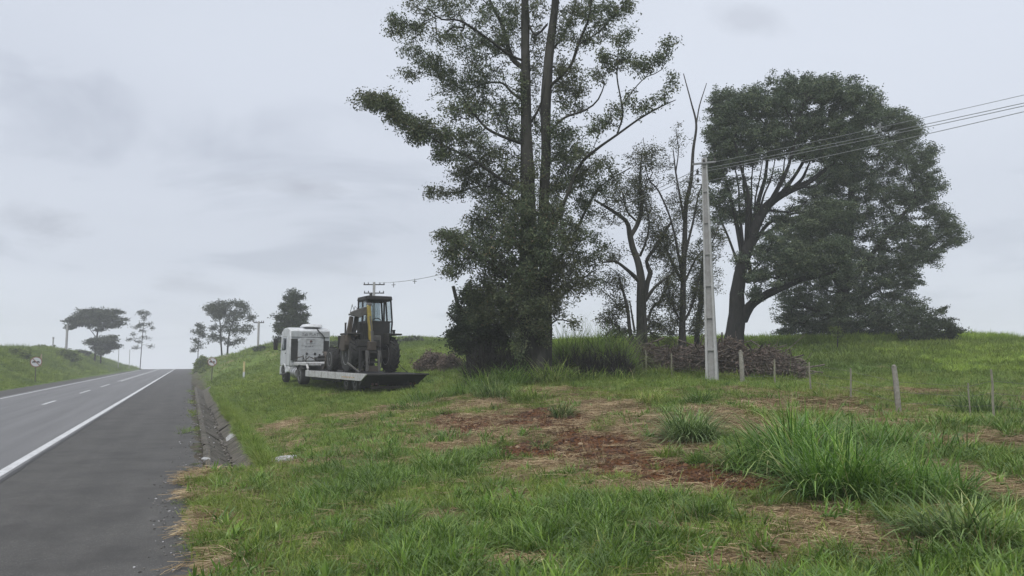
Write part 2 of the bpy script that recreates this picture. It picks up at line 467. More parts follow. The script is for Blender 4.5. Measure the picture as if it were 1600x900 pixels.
def zones(X, Y):
    u, v = uv(X, Y)
    dirt = blobs_mask(DIRT, X, Y, .5)
    straw = blobs_mask(STRAW, X, Y, .8)
    fine = fbm(X * 3.1, Y * 3.1, 3, .6)
    straw = np.maximum(straw, sst(.60, .72, fbm(X * .7 + 40, Y * .7 + 3, 4, .6)) * sst(1.5, 3, u) * .8)
    straw = np.maximum(straw, (1 - sst(.2, 2.4, u)) * (v < 17.3) * (u > -.7) * sst(.40, .62, fbm(X * 1.6 + 9, Y * 1.6, 3)) * .5)
    dirt = dirt * (.72 + .28 * sst(.26, .44, fine + .1))
    road_side = ((u > -.6) & (u < 1.8)) * sst(16.6, 18, v)
    return np.clip(straw, 0, 1), np.clip(dirt, 0, 1), road_side
ASPH = (-12.9, .40)

# ------------------------------------------------------------------ terrain sheet
def axis(a, b, fine0, fine1, step, grow):
    c = [fine0]
    while c[-1] < fine1: c.append(c[-1] + step)
    s = step
    while c[-1] < b: s *= grow; c.append(c[-1] + s)
    s = step; lo = [fine0]
    while lo[-1] > a: s *= grow; lo.append(lo[-1] - s)
    return np.array(lo[::-1][:-1] + c)
gx = axis(-450, 450, -12, 16, .13, 1.045)
gy = axis(-60, 560, 4, 32, .13, 1.022)
GX, GY = np.meshgrid(gx, gy, indexing='ij')
GZ = height(GX, GY)
nx, ny = GX.shape
idx = np.arange(nx * ny).reshape(nx, ny)
quads = np.stack([idx[:-1, :-1], idx[1:, :-1], idx[1:, 1:], idx[:-1, 1:]], -1).reshape(-1, 4)
stw, drt, rsd = zones(GX, GY)
gu, gv = uv(GX, GY)
gdens = np.stack([stw, drt, rsd], -1).reshape(-1, 3)
gm, gt = new_mat('ground_soil_and_turf'); n = NT(gt)
za = n.n('ShaderNodeAttribute', attribute_name='zone'); zs = n.n('ShaderNodeSeparateColor'); n.L.new(za.outputs['Color'], zs.inputs[0])
P0 = n.pos()
f1 = n.noise(P0, 14, 5, .65); f2 = n.noise(P0, .5, 4, .6); f3 = n.noise(P0, 3.0, 4, .6); f4 = n.noise(P0, .06, 3, .5)
turf = n.mix(n.ramp(f2, [(.35, 0), (.65, 1)]), (.075, .125, .024), (.135, .195, .036))
turf = n.mix(n.ramp(f3, [(.5, 0), (.72, .5)]), turf, (.16, .14, .06))
turf = n.mix(n.ramp(f4, [(.42, 0), (.6, .6)]), turf, (.06, .085, .026))
turf = n.mix(1.0, turf, n.ramp(f1, [(.25, .55), (.75, 1.3)]), 'MULTIPLY')
strawc = n.mix(n.ramp(f1, [(.3, 0), (.7, 1)]), (.15, .105, .055), (.33, .26, .15))
strawc = n.mix(n.ramp(f3, [(.42, 0), (.62, .6)]), strawc, (.13, .065, .035))
dirtc = n.mix(n.ramp(f1, [(.3, 0), (.7, 1)]), (.045, .020, .009), (.150, .067, .029))
sidec = n.mix(n.ramp(f3, [(.35, 0), (.65, 1)]), (.040, .036, .030), (.11, .095, .075))
sidec = n.mix(n.ramp(n.noise(P0, 1.3, 4, .6), [(.5, 0), (.62, .75)]), sidec, (.05, .075, .025))
c = n.mix(n.math('MULTIPLY', zs.outputs[0], .9), turf, strawc)
c = n.mix(zs.outputs[1], c, dirtc)
c = n.mix(zs.outputs[2], c, sidec)
n.set(n.bsdf.inputs['Base Color'], c); n.bsdf.inputs['Roughness'].default_value = 1; n.bsdf.inputs['Specular IOR Level'].default_value = .1
n.bump(f1, .8, .05)
me = np_mesh('ground', np.stack([GX, GY, GZ], -1).reshape(-1, 3), quads, {'zone': ('POINT', gdens)}, smooth=True)
tag(link('ground', me, gm), kind='structure')

# ------------------------------------------------------------------ road
def strip(name, u0, u1, v0, v1, dz, mat, step=1.5, nu=1, edge=None, wob=0):
    vs = [v0]
    while vs[-1] < v1: vs.append(min(v1, vs[-1] + ((min(step, .4) if wob and vs[-1] < 70 else step) if vs[-1] < 320 else step * 4)))
    vs = np.array(vs); us = np.linspace(0, 1, nu + 1)
    V = []
    for k in us:
        a = u0 + wob * (vnoise(vs * .9, vs * 0 + 1.3) - .5); b = u1 + wob * (vnoise(vs * .9, vs * 0 + 8.3) - .5)
        uu = a * (1 - k) + b * k
        x, y = xy(uu, vs); V.append(np.stack([x, y, road_z(vs) + dz], -1))
    V = np.array(V); m = len(vs); ii = np.arange((nu + 1) * m).reshape(nu + 1, m)
    q = np.stack([ii[:-1, :-1], ii[1:, :-1], ii[1:, 1:], ii[:-1, 1:]], -1).reshape(-1, 4)
    me = np_mesh(name, V.reshape(-1, 3), q)
    return link(name, me, mat)
def asphalt(name, lo, hi, tint, rough=(.55, .75), cracks=False, spec=.35):
    m, t = new_mat(name); n = NT(t); v = n.pos()
    fine = n.noise(v, 160, 2, .6); mid = n.noise(v, 5, 4, .6)
    along = n.mapping(n.mapping(v, (1, 1, 1), (0, 0, -math.atan(SL))), (1.2, .03, 1))   # wear follows the wheel tracks
    tr = n.noise(along, 1.5, 3, .5)
    c = n.mix(n.ramp(mid, [(.3, 0), (.7, 1)]), lo, hi)
    c = n.mix(1.0, c, n.ramp(tr, [(.3, .86), (.7, 1.14)]), 'MULTIPLY')
    c = n.mix(1.0, c, n.ramp(fine, [(.3, .72), (.7, 1.3)]), 'MULTIPLY')
    stones = n.voronoi(v, 120, out=1)
    sep = n.n('ShaderNodeSeparateColor'); n.L.new(stones, sep.inputs[0])
    c = n.mix(n.ramp(sep.outputs[0], [(.9, 0), (.97, .5)]), c, tint)
    if cracks:
        big = n.noise(v, .9, 4, .6)
        c = n.mix(n.ramp(big, [(.45, 0), (.66, .5)]), c, (.034, .033, .032))
        st = n.noise(v, 14, 5, .75, .3)
        c = n.mix(n.ramp(st, [(.62, 0), (.7, .25)]), c, (.11, .108, .10))
        vc = n.n('ShaderNodeTexVoronoi', feature='DISTANCE_TO_EDGE'); n.L.new(n.mapping(v, (1, 1, 1)), vc.inputs['Vector']); vc.inputs['Scale'].default_value = .9
        wob = n.noise(v, 2.2, 4, .7)
        c = n.mix(n.math('MULTIPLY', n.ramp(vc.outputs['Distance'], [(.0, 1), (.012, 0)]), n.ramp(wob, [(.5, 0), (.6, .55)])), c, (.03, .03, .03))
    n.set(n.bsdf.inputs['Base Color'], c)
    n.set(n.bsdf.inputs['Roughness'], n.ramp(mid, [(.2, rough[0]), (.8, rough[1])]))
    n.bsdf.inputs['Specular IOR Level'].default_value = spec
    n.bump(fine, .35, .006)
    return m
M_shoulder = asphalt('worn_shoulder_asphalt', (.050, .0485, .046), (.074, .072, .068), (.22, .21, .2), (.7, .9), True, .25)
M_lane = asphalt('carriageway_asphalt', (.105, .105, .107), (.135, .135, .137), (.24, .24, .24), (.6, .8), False, .3)
road = strip('road', ASPH[0], .20, -20, 520, 0.0, M_shoulder, 2, 4, wob=.34); tag(road, kind='structure')
lane = strip('carriageway', -10.75, -3.30, -20, 520, 0.004, M_lane, 2, 2, wob=.05); tag(lane, kind='structure')
mp, t = new_mat('road_marking_paint'); n = NT(t); v = n.pos()
w = n.noise(v, 22, 5, .7); w2 = n.noise(v, 3, 3, .6)
c = n.mix(n.ramp(w, [(.36, 1), (.50, 0)]), (.58, .59, .60), (.27, .27, .27)); c = n.mix(n.ramp(w2, [(.3, .55), (.62, 0)]), c, (.25, .25, .25))
n.set(n.bsdf.inputs['Base Color'], c); n.bsdf.inputs['Roughness'].default_value = .6
RM = thing('road_markings', 'white painted edge and centre lines along the asphalt road', 'road marking', (0, 0, 0)); RM['kind'] = 'structure'
def mark(u0, u1, v0, v1, name='line'):
    o = strip(name, u0, u1, v0, v1, .008, mp, 2); o.parent = RM; return o
mark(-3.58, -3.38, -20, 420, 'edge_line'); mark(-10.38, -10.24, -20, 420, 'edge_line')
def v_at(px, py, uc):
    """distance along the road of a mark at pixel row py"""
    d = EYE * FPX / (py - 562.0)
    return d * 1.083 if uc is None else (uv(np.array((px - 800) / FPX * d), np.array(d))[1]).item()
for a, b in ((627, 621.7), (611.5, 607), (602.5, 598.7)):
    va, vb = v_at(88, a, None) - 0, v_at(98, b, None)
    mark(-7.0, -6.86, va, vb, 'centre_dash')
va = v_at(197, 594.5, None)
mark(-7.12, -7.0, va, 420, 'centre_line'); mark(-6.84, -6.72, va + 0, 420, 'centre_line')
for k in range(1, 5):
    mark(-7.0, -6.86, 4 - k * 0 + (k - 1) * 8.0 - 8, 4 + (k - 1) * 8.0 - 5, 'centre_dash') if (4 + (k - 1) * 8 - 5) < 36 else None
# dark sealed joint beside the edge line
mj, t = new_mat('tar_seal'); n = NT(t); n.set(n.bsdf.inputs['Base Color'], (.035, .035, .036)); n.bsdf.inputs['Roughness'].default_value = .8
js = strip('tar_joint', -3.30, -3.22, -20, 300, .0065, mj, .7, wob=.06); js.parent = RM

# ------------------------------------------------------------------ concrete drainage channel, cast in bays
mc, t = new_mat('weathered_concrete'); n = NT(t); v = n.pos()
a = n.noise(v, 4, 6, .65); b = n.noise(v, 30, 4, .6)
c = n.mix(n.ramp(a, [(.3, 0), (.65, 1)]), (.040, .036, .028), (.115, .104, .082)); c = n.mix(n.ramp(n.noise(v, 1.8, 5, .7, .4), [(.46, 0), (.58, .75)]), c, (.038, .034, .024)); c = n.mix(n.ramp(n.noise(v, 3.1, 5, .7, .2), [(.60, 0), (.68, .6)]), c, (.24, .23, .21))
c = n.mix(1.0, c, n.ramp(b, [(.3, .8), (.7, 1.2)]), 'MULTIPLY')
n.set(n.bsdf.inputs['Base Color'], c); n.bsdf.inputs['Roughness'].default_value = .95; n.bump(b, .5, .02)
_ = 0
mc2 = surf('pale_concrete', (.42, .43, .44), .9, var=.3, scale=6, dirt=(.12, .11, .09), dirt_amt=.7, bump=.5)
CH = thing('drainage_channel', 'weathered concrete drainage channel sunk between the asphalt shoulder and the grass', 'drain')
def channel_bay(v0, v1, k):
    jit = rng.uniform(-.03, .03, 8)
    prof = [(.36, -.05), (.44 + jit[0], .012), (.53, .0), (.96 + jit[1], -.30), (1.08, -.30 + jit[2]), (1.50 + jit[3], .02), (1.60, .05), (1.68, -.1)]
    m = MB(); nn = len(prof)
    for q in (v0, v1):
        for (u, z) in prof:
            x, y = xy(np.array(u + .11 * max(0, 18.9 - q) ** 2), np.array(q)); m.v.append((float(x), float(y), float(road_z(np.array(q))) + z + jit[4] * .5))
    for i in range(nn - 1): m.f.append((i, i + 1, nn + i + 1, nn + i))
    return m.build('channel_bay', mc, CH, loc=(0, 0, 0))
vv = 17.2; k = 0
while vv < 66:
    ln = 1.9 if vv < 44 else 5
    o = channel_bay(vv, vv + ln - .03, k)
    vv += ln; k += 1
m = MB()
for (u_, z_, v_) in ((1.13, -.255, 25.9), (1.47, .012, 25.7), (1.49, .028, 27.3), (1.15, -.24, 27.0)):
    x, y = xy(np.array(u_), np.array(v_)); m.v.append((float(x), float(y), z_ + .012))
m.v += [(a, b, c - .02) for a, b, c in m.v[:4]]; m.f = [(0, 1, 2, 3), (4, 5, 6, 7), (0, 1, 5, 4), (1, 2, 6, 5), (2, 3, 7, 6), (3, 0, 4, 7)]
m.build('cement_patch', mc2, CH)
# broken end slabs of the channel
def slab(px, py, d, sx, sy, rz, tilt, lab):
    p = at(px, py, d); z = hz(p[0], p[1])
    m = MB(); poly = []
    for i in range(7):
        a = 2 * PI * i / 7 + rng.uniform(-.2, .2); r = rng.uniform(.8, 1.1); poly.append((math.cos(a) * sx * r, math.sin(a) * sy * r))
    m.prism(poly, 2, -.06, .06)
    o = m.build('concrete_slab', mc2, bevel=.015, loc=(p[0], p[1], z + .07), rot=(tilt[0], tilt[1], rz))
    return tag(o, lab, 'concrete slab', 'broken concrete slabs at the channel end')
slab(438, 727, 17.3, .34, .20, .3, (.12, -.18), 'pale broken concrete slab nearest the end of the drainage channel')
slab(452, 724, 17.3, .24, .14, .1, (-.1, .15), 'flat pale concrete slab in the grass past the channel end')
slab(424, 722, 17.5, .2, .16, -.4, (.3, .05), 'tilted concrete slab against the grassy side of the channel')
slab(322, 716, 18.2, .13, .07, .2, (.25, .1), 'small concrete slab lying on the asphalt edge beside the drain')

# ------------------------------------------------------------------ loose stones and clods
def icos():
    t = (1 + 5 ** .5) / 2
    v = np.array([(-1, t, 0), (1, t, 0), (-1, -t, 0), (1, -t, 0), (0, -1, t), (0, 1, t), (0, -1, -t), (0, 1, -t), (t, 0, -1), (t, 0, 1), (-t, 0, -1), (-t, 0, 1)], float)
    f = np.array([(0, 11, 5), (0, 5, 1), (0, 1, 7), (0, 7, 10), (0, 10, 11), (1, 5, 9), (5, 11, 4), (11, 10, 2), (10, 7, 6), (7, 1, 8), (3, 9, 4), (3, 4, 2), (3, 2, 6), (3, 6, 8), (3, 8, 9), (4, 9, 5), (2, 4, 11), (6, 2, 10), (8, 6, 7), (9, 8, 1)])
    return v / np.linalg.norm(v[0]), f
IV, IF = icos()
def rocks(name, pts, size, mat, flat=.6):
    n_ = len(pts); V = IV[None] * size[:, None, None] * rng.uniform(.65, 1.25, (n_, 12, 1)) * np.array([1, 1, flat])
    a = rng.uniform(0, 6.28, n_); ca, sa = np.cos(a)[:, None], np.sin(a)[:, None]
    x = V[..., 0] * ca - V[..., 1] * sa * .7; y = V[..., 0] * sa + V[..., 1] * ca * .7
    V = np.stack([x, y, V[..., 2]], -1) + pts[:, None]
    F = (IF[None] + 12 * np.arange(n_)[:, None, None]).reshape(-1, 3)
    return link(name, np_mesh(name, V.reshape(-1, 3), F, {'rnd': ('FACE', np.repeat(rng.random(n_), 20))}), mat)
def rock_mat(name, stops):
    m, t = new_mat(name); n = NT(t); n.set(n.bsdf.inputs['Base Color'], n.mix(1.0, n.ramp(n.attr('rnd'), stops), n.ramp(n.noise(n.pos(), 40, 3, .6), [(.3, .7), (.7, 1.2)]), 'MULTIPLY'))
    n.bsdf.inputs['Roughness'].default_value = .95; return m
M_grit = rock_mat('loose_grit', [(0, (.05, .048, .045)), (.6, (.13, .125, .115)), (.85, (.22, .21, .2)), (1, (.45, .45, .46))])
M_rubble = rock_mat('drain_rubble', [(0, (.03, .027, .022)), (.8, (.085, .078, .066)), (1, (.26, .25, .23))])
M_clod = rock_mat('red_earth_clods', [(0, (.035, .015, .007)), (.6, (.090, .040, .018)), (.93, (.14, .068, .032)), (1, (.26, .19, .12))])
def edge_grit():
    v = np.concatenate([rng.uniform(6, 17, 330), rng.uniform(16, 60, 620)]); e = edge_u(v)
    u = e + rng.normal(-.05, .16, len(v)); u = np.where(v > 17, u + rng.uniform(-.1, .7, len(v)), u)
    x, y = xy(u, v); z = np.maximum(height(x, y), road_z(v))
    return np.stack([x, y, z + .004], -1), rng.uniform(.008, .03, len(v)) * np.where(v > 17, 1.1, .8)
pp, ss = edge_grit(); tag(rocks('gravel', pp, ss, M_grit), 'loose grey grit along the ragged edge of the asphalt', 'gravel', kind='stuff')
v = rng.uniform(17.5, 45, 500); u = 1.02 + rng.normal(0, .05, 500); x, y = xy(u, v)
pp = np.stack([x, y, road_z(v) - .285], -1); tag(rocks('debris', pp, rng.uniform(.015, .05, 500), M_rubble), 'stones and rubble lying along the bottom of the drain', 'debris', kind='stuff')
X = rng.uniform(-4, 9, 60000); Y = rng.uniform(9, 26, 60000); s_, d_, r_ = zones(X, Y)
k = (d_ > .35) & (rng.random(60000) < .8); X, Y = X[k][:9000], Y[k][:9000]
tag(rocks('dirt', np.stack([X, Y, height(X, Y) + .01], -1), rng.gamma(1.3, .016, len(X)) + .005, M_clod), 'crumbly red earth clods on the bare strip', 'dirt', kind='stuff')

# ------------------------------------------------------------------ grass blades
def blades(n, base_r, ln, wd, lean=(.1, .9), droop=(.3, 1.1), seg=4, seed=0, flat=0, tilt_dir=None, power=.7):
    """curved tapering blades growing out of a disc; returns V, F(quads), rnd per face, t per vertex"""
    g = np.random.default_rng(seed)
    a = g.uniform(0, 2 * PI, n); r = base_r * g.random(n) ** power
    bx, by = r * np.cos(a), r * np.sin(a)
    az = np.where(g.random(n) < .75, a + g.normal(0, .7, n), g.uniform(0, 2 * PI, n))
    if tilt_dir is not None: az = np.where(g.random(n) < .5, tilt_dir + g.normal(0, .5, n), az)
    l = g.uniform(*ln, n); w = g.uniform(*wd, n)
    le = g.uniform(*lean, n); dr = g.uniform(*droop, n)
    V = np.zeros((n, seg + 1, 2, 3)); px = bx.copy(); py = by.copy(); pz = np.full(n, -.01)
    tw = g.normal(0, .5, n)
    for i in range(seg + 1):
        t = i / seg
        th = le + dr * t ** 1.3            # angle from the vertical
        th = np.minimum(th, 2.5)
        if i:
            ds = l / seg
            px = px + ds * np.sin(th) * np.cos(az); py = py + ds * np.sin(th) * np.sin(az); pz = pz + ds * np.cos(th)
        pzz = np.maximum(pz, .012 + .02 * g.random(n)) if i else pz
        ww = w * (1 - t ** 1.7) * (.55 + .9 * min(t * 3, 1) * .5) * .5 + 4e-4
        sx = -np.sin(az + tw * t); sy = np.cos(az + tw * t)
        for s, k in ((-1, 0), (1, 1)):
            V[:, i, k, 0] = px + s * sx * ww; V[:, i, k, 1] = py + s * sy * ww; V[:, i, k, 2] = pzz
    ii = np.arange(n * (seg + 1) * 2).reshape(n, seg + 1, 2)
    F = np.stack([ii[:, :-1, 0], ii[:, :-1, 1], ii[:, 1:, 1], ii[:, 1:, 0]], -1).reshape(-1, 4)
    return V.reshape(-1, 3), F, np.repeat(g.random(n), seg)
def litter(n, rad, ln, wd, seed, curl=.3):
    """dry stems and leaves lying about on the ground"""
    g = np.random.default_rng(seed); seg = 3
    a = g.uniform(0, 2 * PI, n); r = rad * np.sqrt(g.random(n)); az = g.uniform(0, 2 * PI, n)
    l = g.uniform(*ln, n); w = g.uniform(*wd, n); z0 = g.uniform(.0, .05, n); dz = g.normal(0, .12, n); cu = g.normal(0, curl, n)
    V = np.zeros((n, seg + 1, 2, 3)); px = r * np.cos(a); py = r * np.sin(a); pz = z0.copy()
    for i in range(seg + 1):
        if i:
            an = az + cu * i
            px = px + l / seg * np.cos(an); py = py + l / seg * np.sin(an); pz = np.maximum(pz + l / seg * (dz - .04 * i), .004)
        for s, k in ((-1, 0), (1, 1)):
            V[:, i, k, 0] = px - s * np.sin(az) * w * .5; V[:, i, k, 1] = py + s * np.cos(az) * w * .5; V[:, i, k, 2] = pz + (0 if k else .003)
    ii = np.arange(n * (seg + 1) * 2).reshape(n, seg + 1, 2)
    F = np.stack([ii[:, :-1, 0], ii[:, :-1, 1], ii[:, 1:, 1], ii[:, 1:, 0]], -1).reshape(-1, 4)
    return V.reshape(-1, 3), F, np.repeat(g.random(n), seg)
G_lo, G_mid, G_hi, G_yel, G_dry = (.060, .105, .018), (.130, .205, .034), (.235, .320, .066), (.35, .35, .11), (.46, .39, .20)
M_turf = leaf_mat('turf_blades', [(0, G_lo), (.4, G_mid), (.78, G_hi), (.92, G_yel), (1, G_dry)], .35, .3, patch=(.20, .25, .048), patch_scale=.22, objrand=.45)
M_broad = leaf_mat('broad_grass_blades', [(0, (.052, .102, .019)), (.45, (.105, .19, .033)), (.85, (.20, .305, .060)), (.97, (.32, .37, .12)), (1, G_dry)], .35, .45, objrand=.35)
M_blue = leaf_mat('bluish_grass_blades', [(0, (.050, .090, .024)), (.45, (.105, .175, .048)), (.9, (.19, .275, .085)), (1, (.31, .35, .15))], .3, .3)
M_straw = leaf_mat('dry_straw', [(0, (.105, .065, .035)), (.35, (.22, .155, .085)), (.8, (.40, .32, .19)), (1, (.55, .47, .31))], .15, .2, objrand=.3)
M_far = leaf_mat('far_grass_blades', [(0, (.095, .145, .026)), (.45, (.170, .235, .042)), (.85, (.25, .32, .066)), (1, (.34, .35, .11))], .35, .2, patch=(.095, .145, .034), patch_scale=.09, objrand=.5)
M_weed = leaf_mat('weed_leaves', [(0, (.06, .12, .02)), (.5, (.12, .21, .04)), (1, (.22, .31, .07))], .3, .5, objrand=.5)
M_lush = leaf_mat('lush_clump_blades', [(0, (.050, .115, .018)), (.45, (.105, .215, .034)), (.85, (.19, .325, .058)), (.97, (.30, .38, .11)), (1, G_dry)], .38, .5)
M_crop = leaf_mat('cane_crop_leaves', [(0, (.13, .20, .03)), (.5, (.25, .36, .055)), (1, (.38, .48, .10))], .4, .2, objrand=.5)

def kit(name, specs, mat):
    """variants of a tuft kept as source meshes for scattering"""
    c = bpy.data.collections.new(name)
    for i, (V, F, r) in enumerate(specs):
        me = np_mesh('%s_%02d' % (name, i), V, F, {'rnd': ('FACE', r)}); me.materials.append(mat)
        c.objects.link(bpy.data.objects.new('%s_%02d' % (name, i), me))
    return c, len(specs)
def scatter(name, kitc, P, scale, rot, label, cat='grass', tilt=.12):
    kc, nk = kitc; n_ = len(P)
    me = bpy.data.meshes.new(name); me.vertices.add(n_); me.vertices.foreach_set('co', np.asarray(P, np.float32).ravel())
    a = me.attributes.new('scl', 'FLOAT_VECTOR', 'POINT'); s3 = np.asarray(scale, np.float32)
    if s3.ndim == 1: s3 = np.repeat(s3[:, None], 3, 1)
    a.data.foreach_set('vector', s3.ravel())
    r3 = np.stack([rng.normal(0, tilt, n_), rng.normal(0, tilt, n_), rot], -1).astype(np.float32)
    a = me.attributes.new('rot', 'FLOAT_VECTOR', 'POINT'); a.data.foreach_set('vector', r3.ravel())
    a = me.attributes.new('pick', 'INT', 'POINT'); a.data.foreach_set('value', rng.integers(0, nk, n_).astype(np.int32))
    o = link(name, me)
    g = bpy.data.node_groups.new(name + '_scatter', 'GeometryNodeTree')
    g.interface.new_socket('Geometry', in_out='INPUT', socket_type='NodeSocketGeometry')
    g.interface.new_socket('Geometry', in_out='OUTPUT', socket_type='NodeSocketGeometry')
    gi = g.nodes.new('NodeGroupInput'); go = g.nodes.new('NodeGroupOutput')
    ci = g.nodes.new('GeometryNodeCollectionInfo'); ci.inputs['Collection'].default_value = kc
    ci.inputs['Separate Children'].default_value = True; ci.inputs['Reset Children'].default_value = True
    ip = g.nodes.new('GeometryNodeInstanceOnPoints'); ip.inputs['Pick Instance'].default_value = True
    def na(nm, dt):
        x = g.nodes.new('GeometryNodeInputNamedAttribute'); x.data_type = dt; x.inputs['Name'].default_value = nm; return x.outputs['Attribute']
    g.links.new(gi.outputs[0], ip.inputs['Points']); g.links.new(ci.outputs[0], ip.inputs['Instance'])
    g.links.new(na('pick', 'INT'), ip.inputs['Instance Index'])
    e2r = g.nodes.new('FunctionNodeEulerToRotation'); g.links.new(na('rot', 'FLOAT_VECTOR'), e2r.inputs[0]); g.links.new(e2r.outputs[0], ip.inputs['Rotation'])
    g.links.new(na('scl', 'FLOAT_VECTOR'), ip.inputs['Scale']); g.links.new(ip.outputs[0], go.inputs[0])
    md = o.modifiers.new('scatter', 'NODES'); md.node_group = g
    return tag(o, label, cat, kind='stuff')
def rnd_points(n_, y0, y1, k=.86, m=3.0):
    """area-uniform points in the wedge of ground the road verge occupies"""
    out = []; have = 0
    while have < n_:
        Y = y0 + (y1 - y0) * rng.random(n_ * 2); w = k * Y + m; wm = k * y1 + m
        keep = rng.random(n_ * 2) < w / wm; Y = Y[keep]; X = rng.uniform(-1, 1, len(Y)) * (k * Y + m)
        out.append(np.stack([X, Y], -1)); have += len(Y)
    return np.concatenate(out)[:n_]
def on_verge(X, Y):
    u, v = uv(X, Y); e = edge_u(v)
    near = (u > e + .12 + .25 * (vnoise(X * 4, Y * 4) - .3)) & (v < 17.1)
    far = (u > 1.60 + .12 * vnoise(X * 3, Y * 3)) & (v >= 17.1)
    return near | far
kit_turf = kit('turf_tuft', [blades(34, .13, (.07, .2), (.005, .011), (.2, 1.2), (.3, 1.1), 3, 100 + i) for i in range(7)], M_turf)
kit_mid = kit('verge_tuft', [blades(40, .17, (.18, .48), (.010, .024), (.15, 1.15), (.4, 1.6), 5, 200 + i) for i in range(7)], M_broad)
kit_straw = kit('straw_litter', [litter(46, .22, (.06, .34), (.003, .009), 300 + i) for i in range(6)], M_straw)
def cat_(*L_):
    V = []; F = []; Rr = []; b = 0
    for v_, f_, r_ in L_: V.append(v_); F.append(f_ + b); Rr.append(r_); b += len(v_)
    return np.vstack(V), np.vstack(F), np.concatenate(Rr)
def weed(seed):
    """a rosette of short broad leaves, paired along a few stems"""
    g = np.random.default_rng(seed); V, F, r = blades(16, .05, (.06, .15), (.022, .045), (.5, 1.3), (.2, .9), 3, seed)
    V2, F2, r2 = blades(12, .10, (.08, .2), (.014, .03), (.1, .9), (.2, .8), 3, seed + 1); V2 = V2 + np.array([0, 0, .04]); return cat_((V, F, r), (V2, F2, r2))
def seedstalk(seed):
    return cat_(blades(7, .16, (.35, .75), (.003, .005), (.02, .5), (.1, .5), 5, seed), blades(10, .14, (.12, .4), (.005, .010), (.2, 1.2), (.3, 1.2), 3, seed + 1))
kit_weed = kit('leafy_weed', [weed(700 + i) for i in range(5)], M_weed)
kit_stalk = kit('dead_stalk', [seedstalk(720 + i) for i in range(5)], M_straw)
kit_far = kit('meadow_tuft', [blades(40, .38, (.12, .34), (.016, .034), (.1, .9), (.3, 1.0), 3, 400 + i) for i in range(6)], M_far)
kit_crop = kit('cane_tuft', [blades(46, .45, (.5, 1.0), (.03, .06), (.02, .4), (.3, 1.5), 5, 500 + i) for i in range(6)], M_crop)

kit_ridge = kit('ridge_tuft', [blades(46, .5, (.5, 1.2), (.03, .055), (.02, .6), (.2, 1.2), 4, 800 + i) for i in range(4)], M_far)
# near turf
NEAR, MID = 17.0, 34.0
def density_pick(P, base):
    X, Y = P[:, 0], P[:, 1]; s_, d_, r_ = zones(X, Y)
    p = base * (1 - .93 * s_ ** .8) * (1 - .985 * d_)
    return on_verge(X, Y) & (rng.random(len(P)) < p), s_, d_
P = rnd_points(34000, 5.5, NEAR); k, s_, d_ = density_pick(P, 1.0); P = P[k]
tone = fbm(P[:, 0] * .8, P[:, 1] * .8, 3)
scatter('short_grass', kit_turf, np.c_[P, height(P[:, 0], P[:, 1])], rng.uniform(.7, 1.25, len(P)) * (.75 + .6 * tone), rng.uniform(0, 6.28, len(P)), 'short matted green grass covering the near verge')
P = rnd_points(15000, 5.5, NEAR); X, Y = P[:, 0], P[:, 1]; s_, d_, r_ = zones(X, Y)
lush = fbm(X * .75 + 11, Y * .75 + 4, 3, .55); u_, v_ = uv(X, Y)
k = on_verge(X, Y) & (rng.random(len(P)) < sst(.38, .54, lush) * (1 - s_) ** 2 * (1 - d_) ** 2 * sst(.2, 2.2, u_)); P = P[k]; lush = lush[k]
scatter('rank_grass', kit_mid, np.c_[P, height(P[:, 0], P[:, 1])], rng.uniform(.45, 1.05, len(P)) * (.3 + 1.15 * lush), rng.uniform(0, 6.28, len(P)), 'ranker broad bladed grass in drifts on the near verge', tilt=.2)
P = rnd_points(3600, 5.5, 24); X, Y = P[:, 0], P[:, 1]; s_, d_, r_ = zones(X, Y)
k = on_verge(X, Y) & (fbm(X * .9 + 71, Y * .9, 3) > .5) & (d_ < .5); P = P[k]
scatter('leafy_weeds', kit_weed, np.c_[P, height(P[:, 0], P[:, 1]) + .02], rng.uniform(.6, 1.5, len(P)), rng.uniform(0, 6.28, len(P)), 'small broad leaved weeds scattered through the grass', 'weeds', tilt=.25)
P = rnd_points(1500, 5.5, 30); X, Y = P[:, 0], P[:, 1]; s_, d_, r_ = zones(X, Y)
k = on_verge(X, Y) & (rng.random(len(P)) < .25 + .75 * s_); P = P[k]
scatter('dead_stalks', kit_stalk, np.c_[P, height(P[:, 0], P[:, 1])], rng.uniform(.5, 1.1, len(P)), rng.uniform(0, 6.28, len(P)), 'pale dead stalks standing in the grass and straw', 'straw', tilt=.2)
P = rnd_points(26000, NEAR - .5, MID); k, s_, d_ = density_pick(P, 1.0); P = P[k]
scatter('verge_grass', kit_turf, np.c_[P, height(P[:, 0], P[:, 1])], rng.uniform(.9, 1.7, len(P)), rng.uniform(0, 6.28, len(P)), 'green roadside grass between the drain and the lorry')
P = rnd_points(6500, NEAR - .5, 42); X, Y = P[:, 0], P[:, 1]; s_, d_, r_ = zones(X, Y)
lush = fbm(X * .5 + 31, Y * .5 + 4, 3, .55)
k = on_verge(X, Y) & (rng.random(len(P)) < sst(.46, .64, lush) * (1 - s_) ** 2 * (1 - d_) ** 3 * (.35 + .65 * sst(-4, 2, X))); P = P[k]
scatter('rough_grass', kit_mid, np.c_[P, height(P[:, 0], P[:, 1])], rng.uniform(.45, 1.0, len(P)), rng.uniform(0, 6.28, len(P)), 'rough darker grass drifts around the tree and fence', tilt=.2)
P = rnd_points(26000, 32, 80, .8, 4); X, Y = P[:, 0], P[:, 1]
k = on_verge(X, Y); P = P[k]
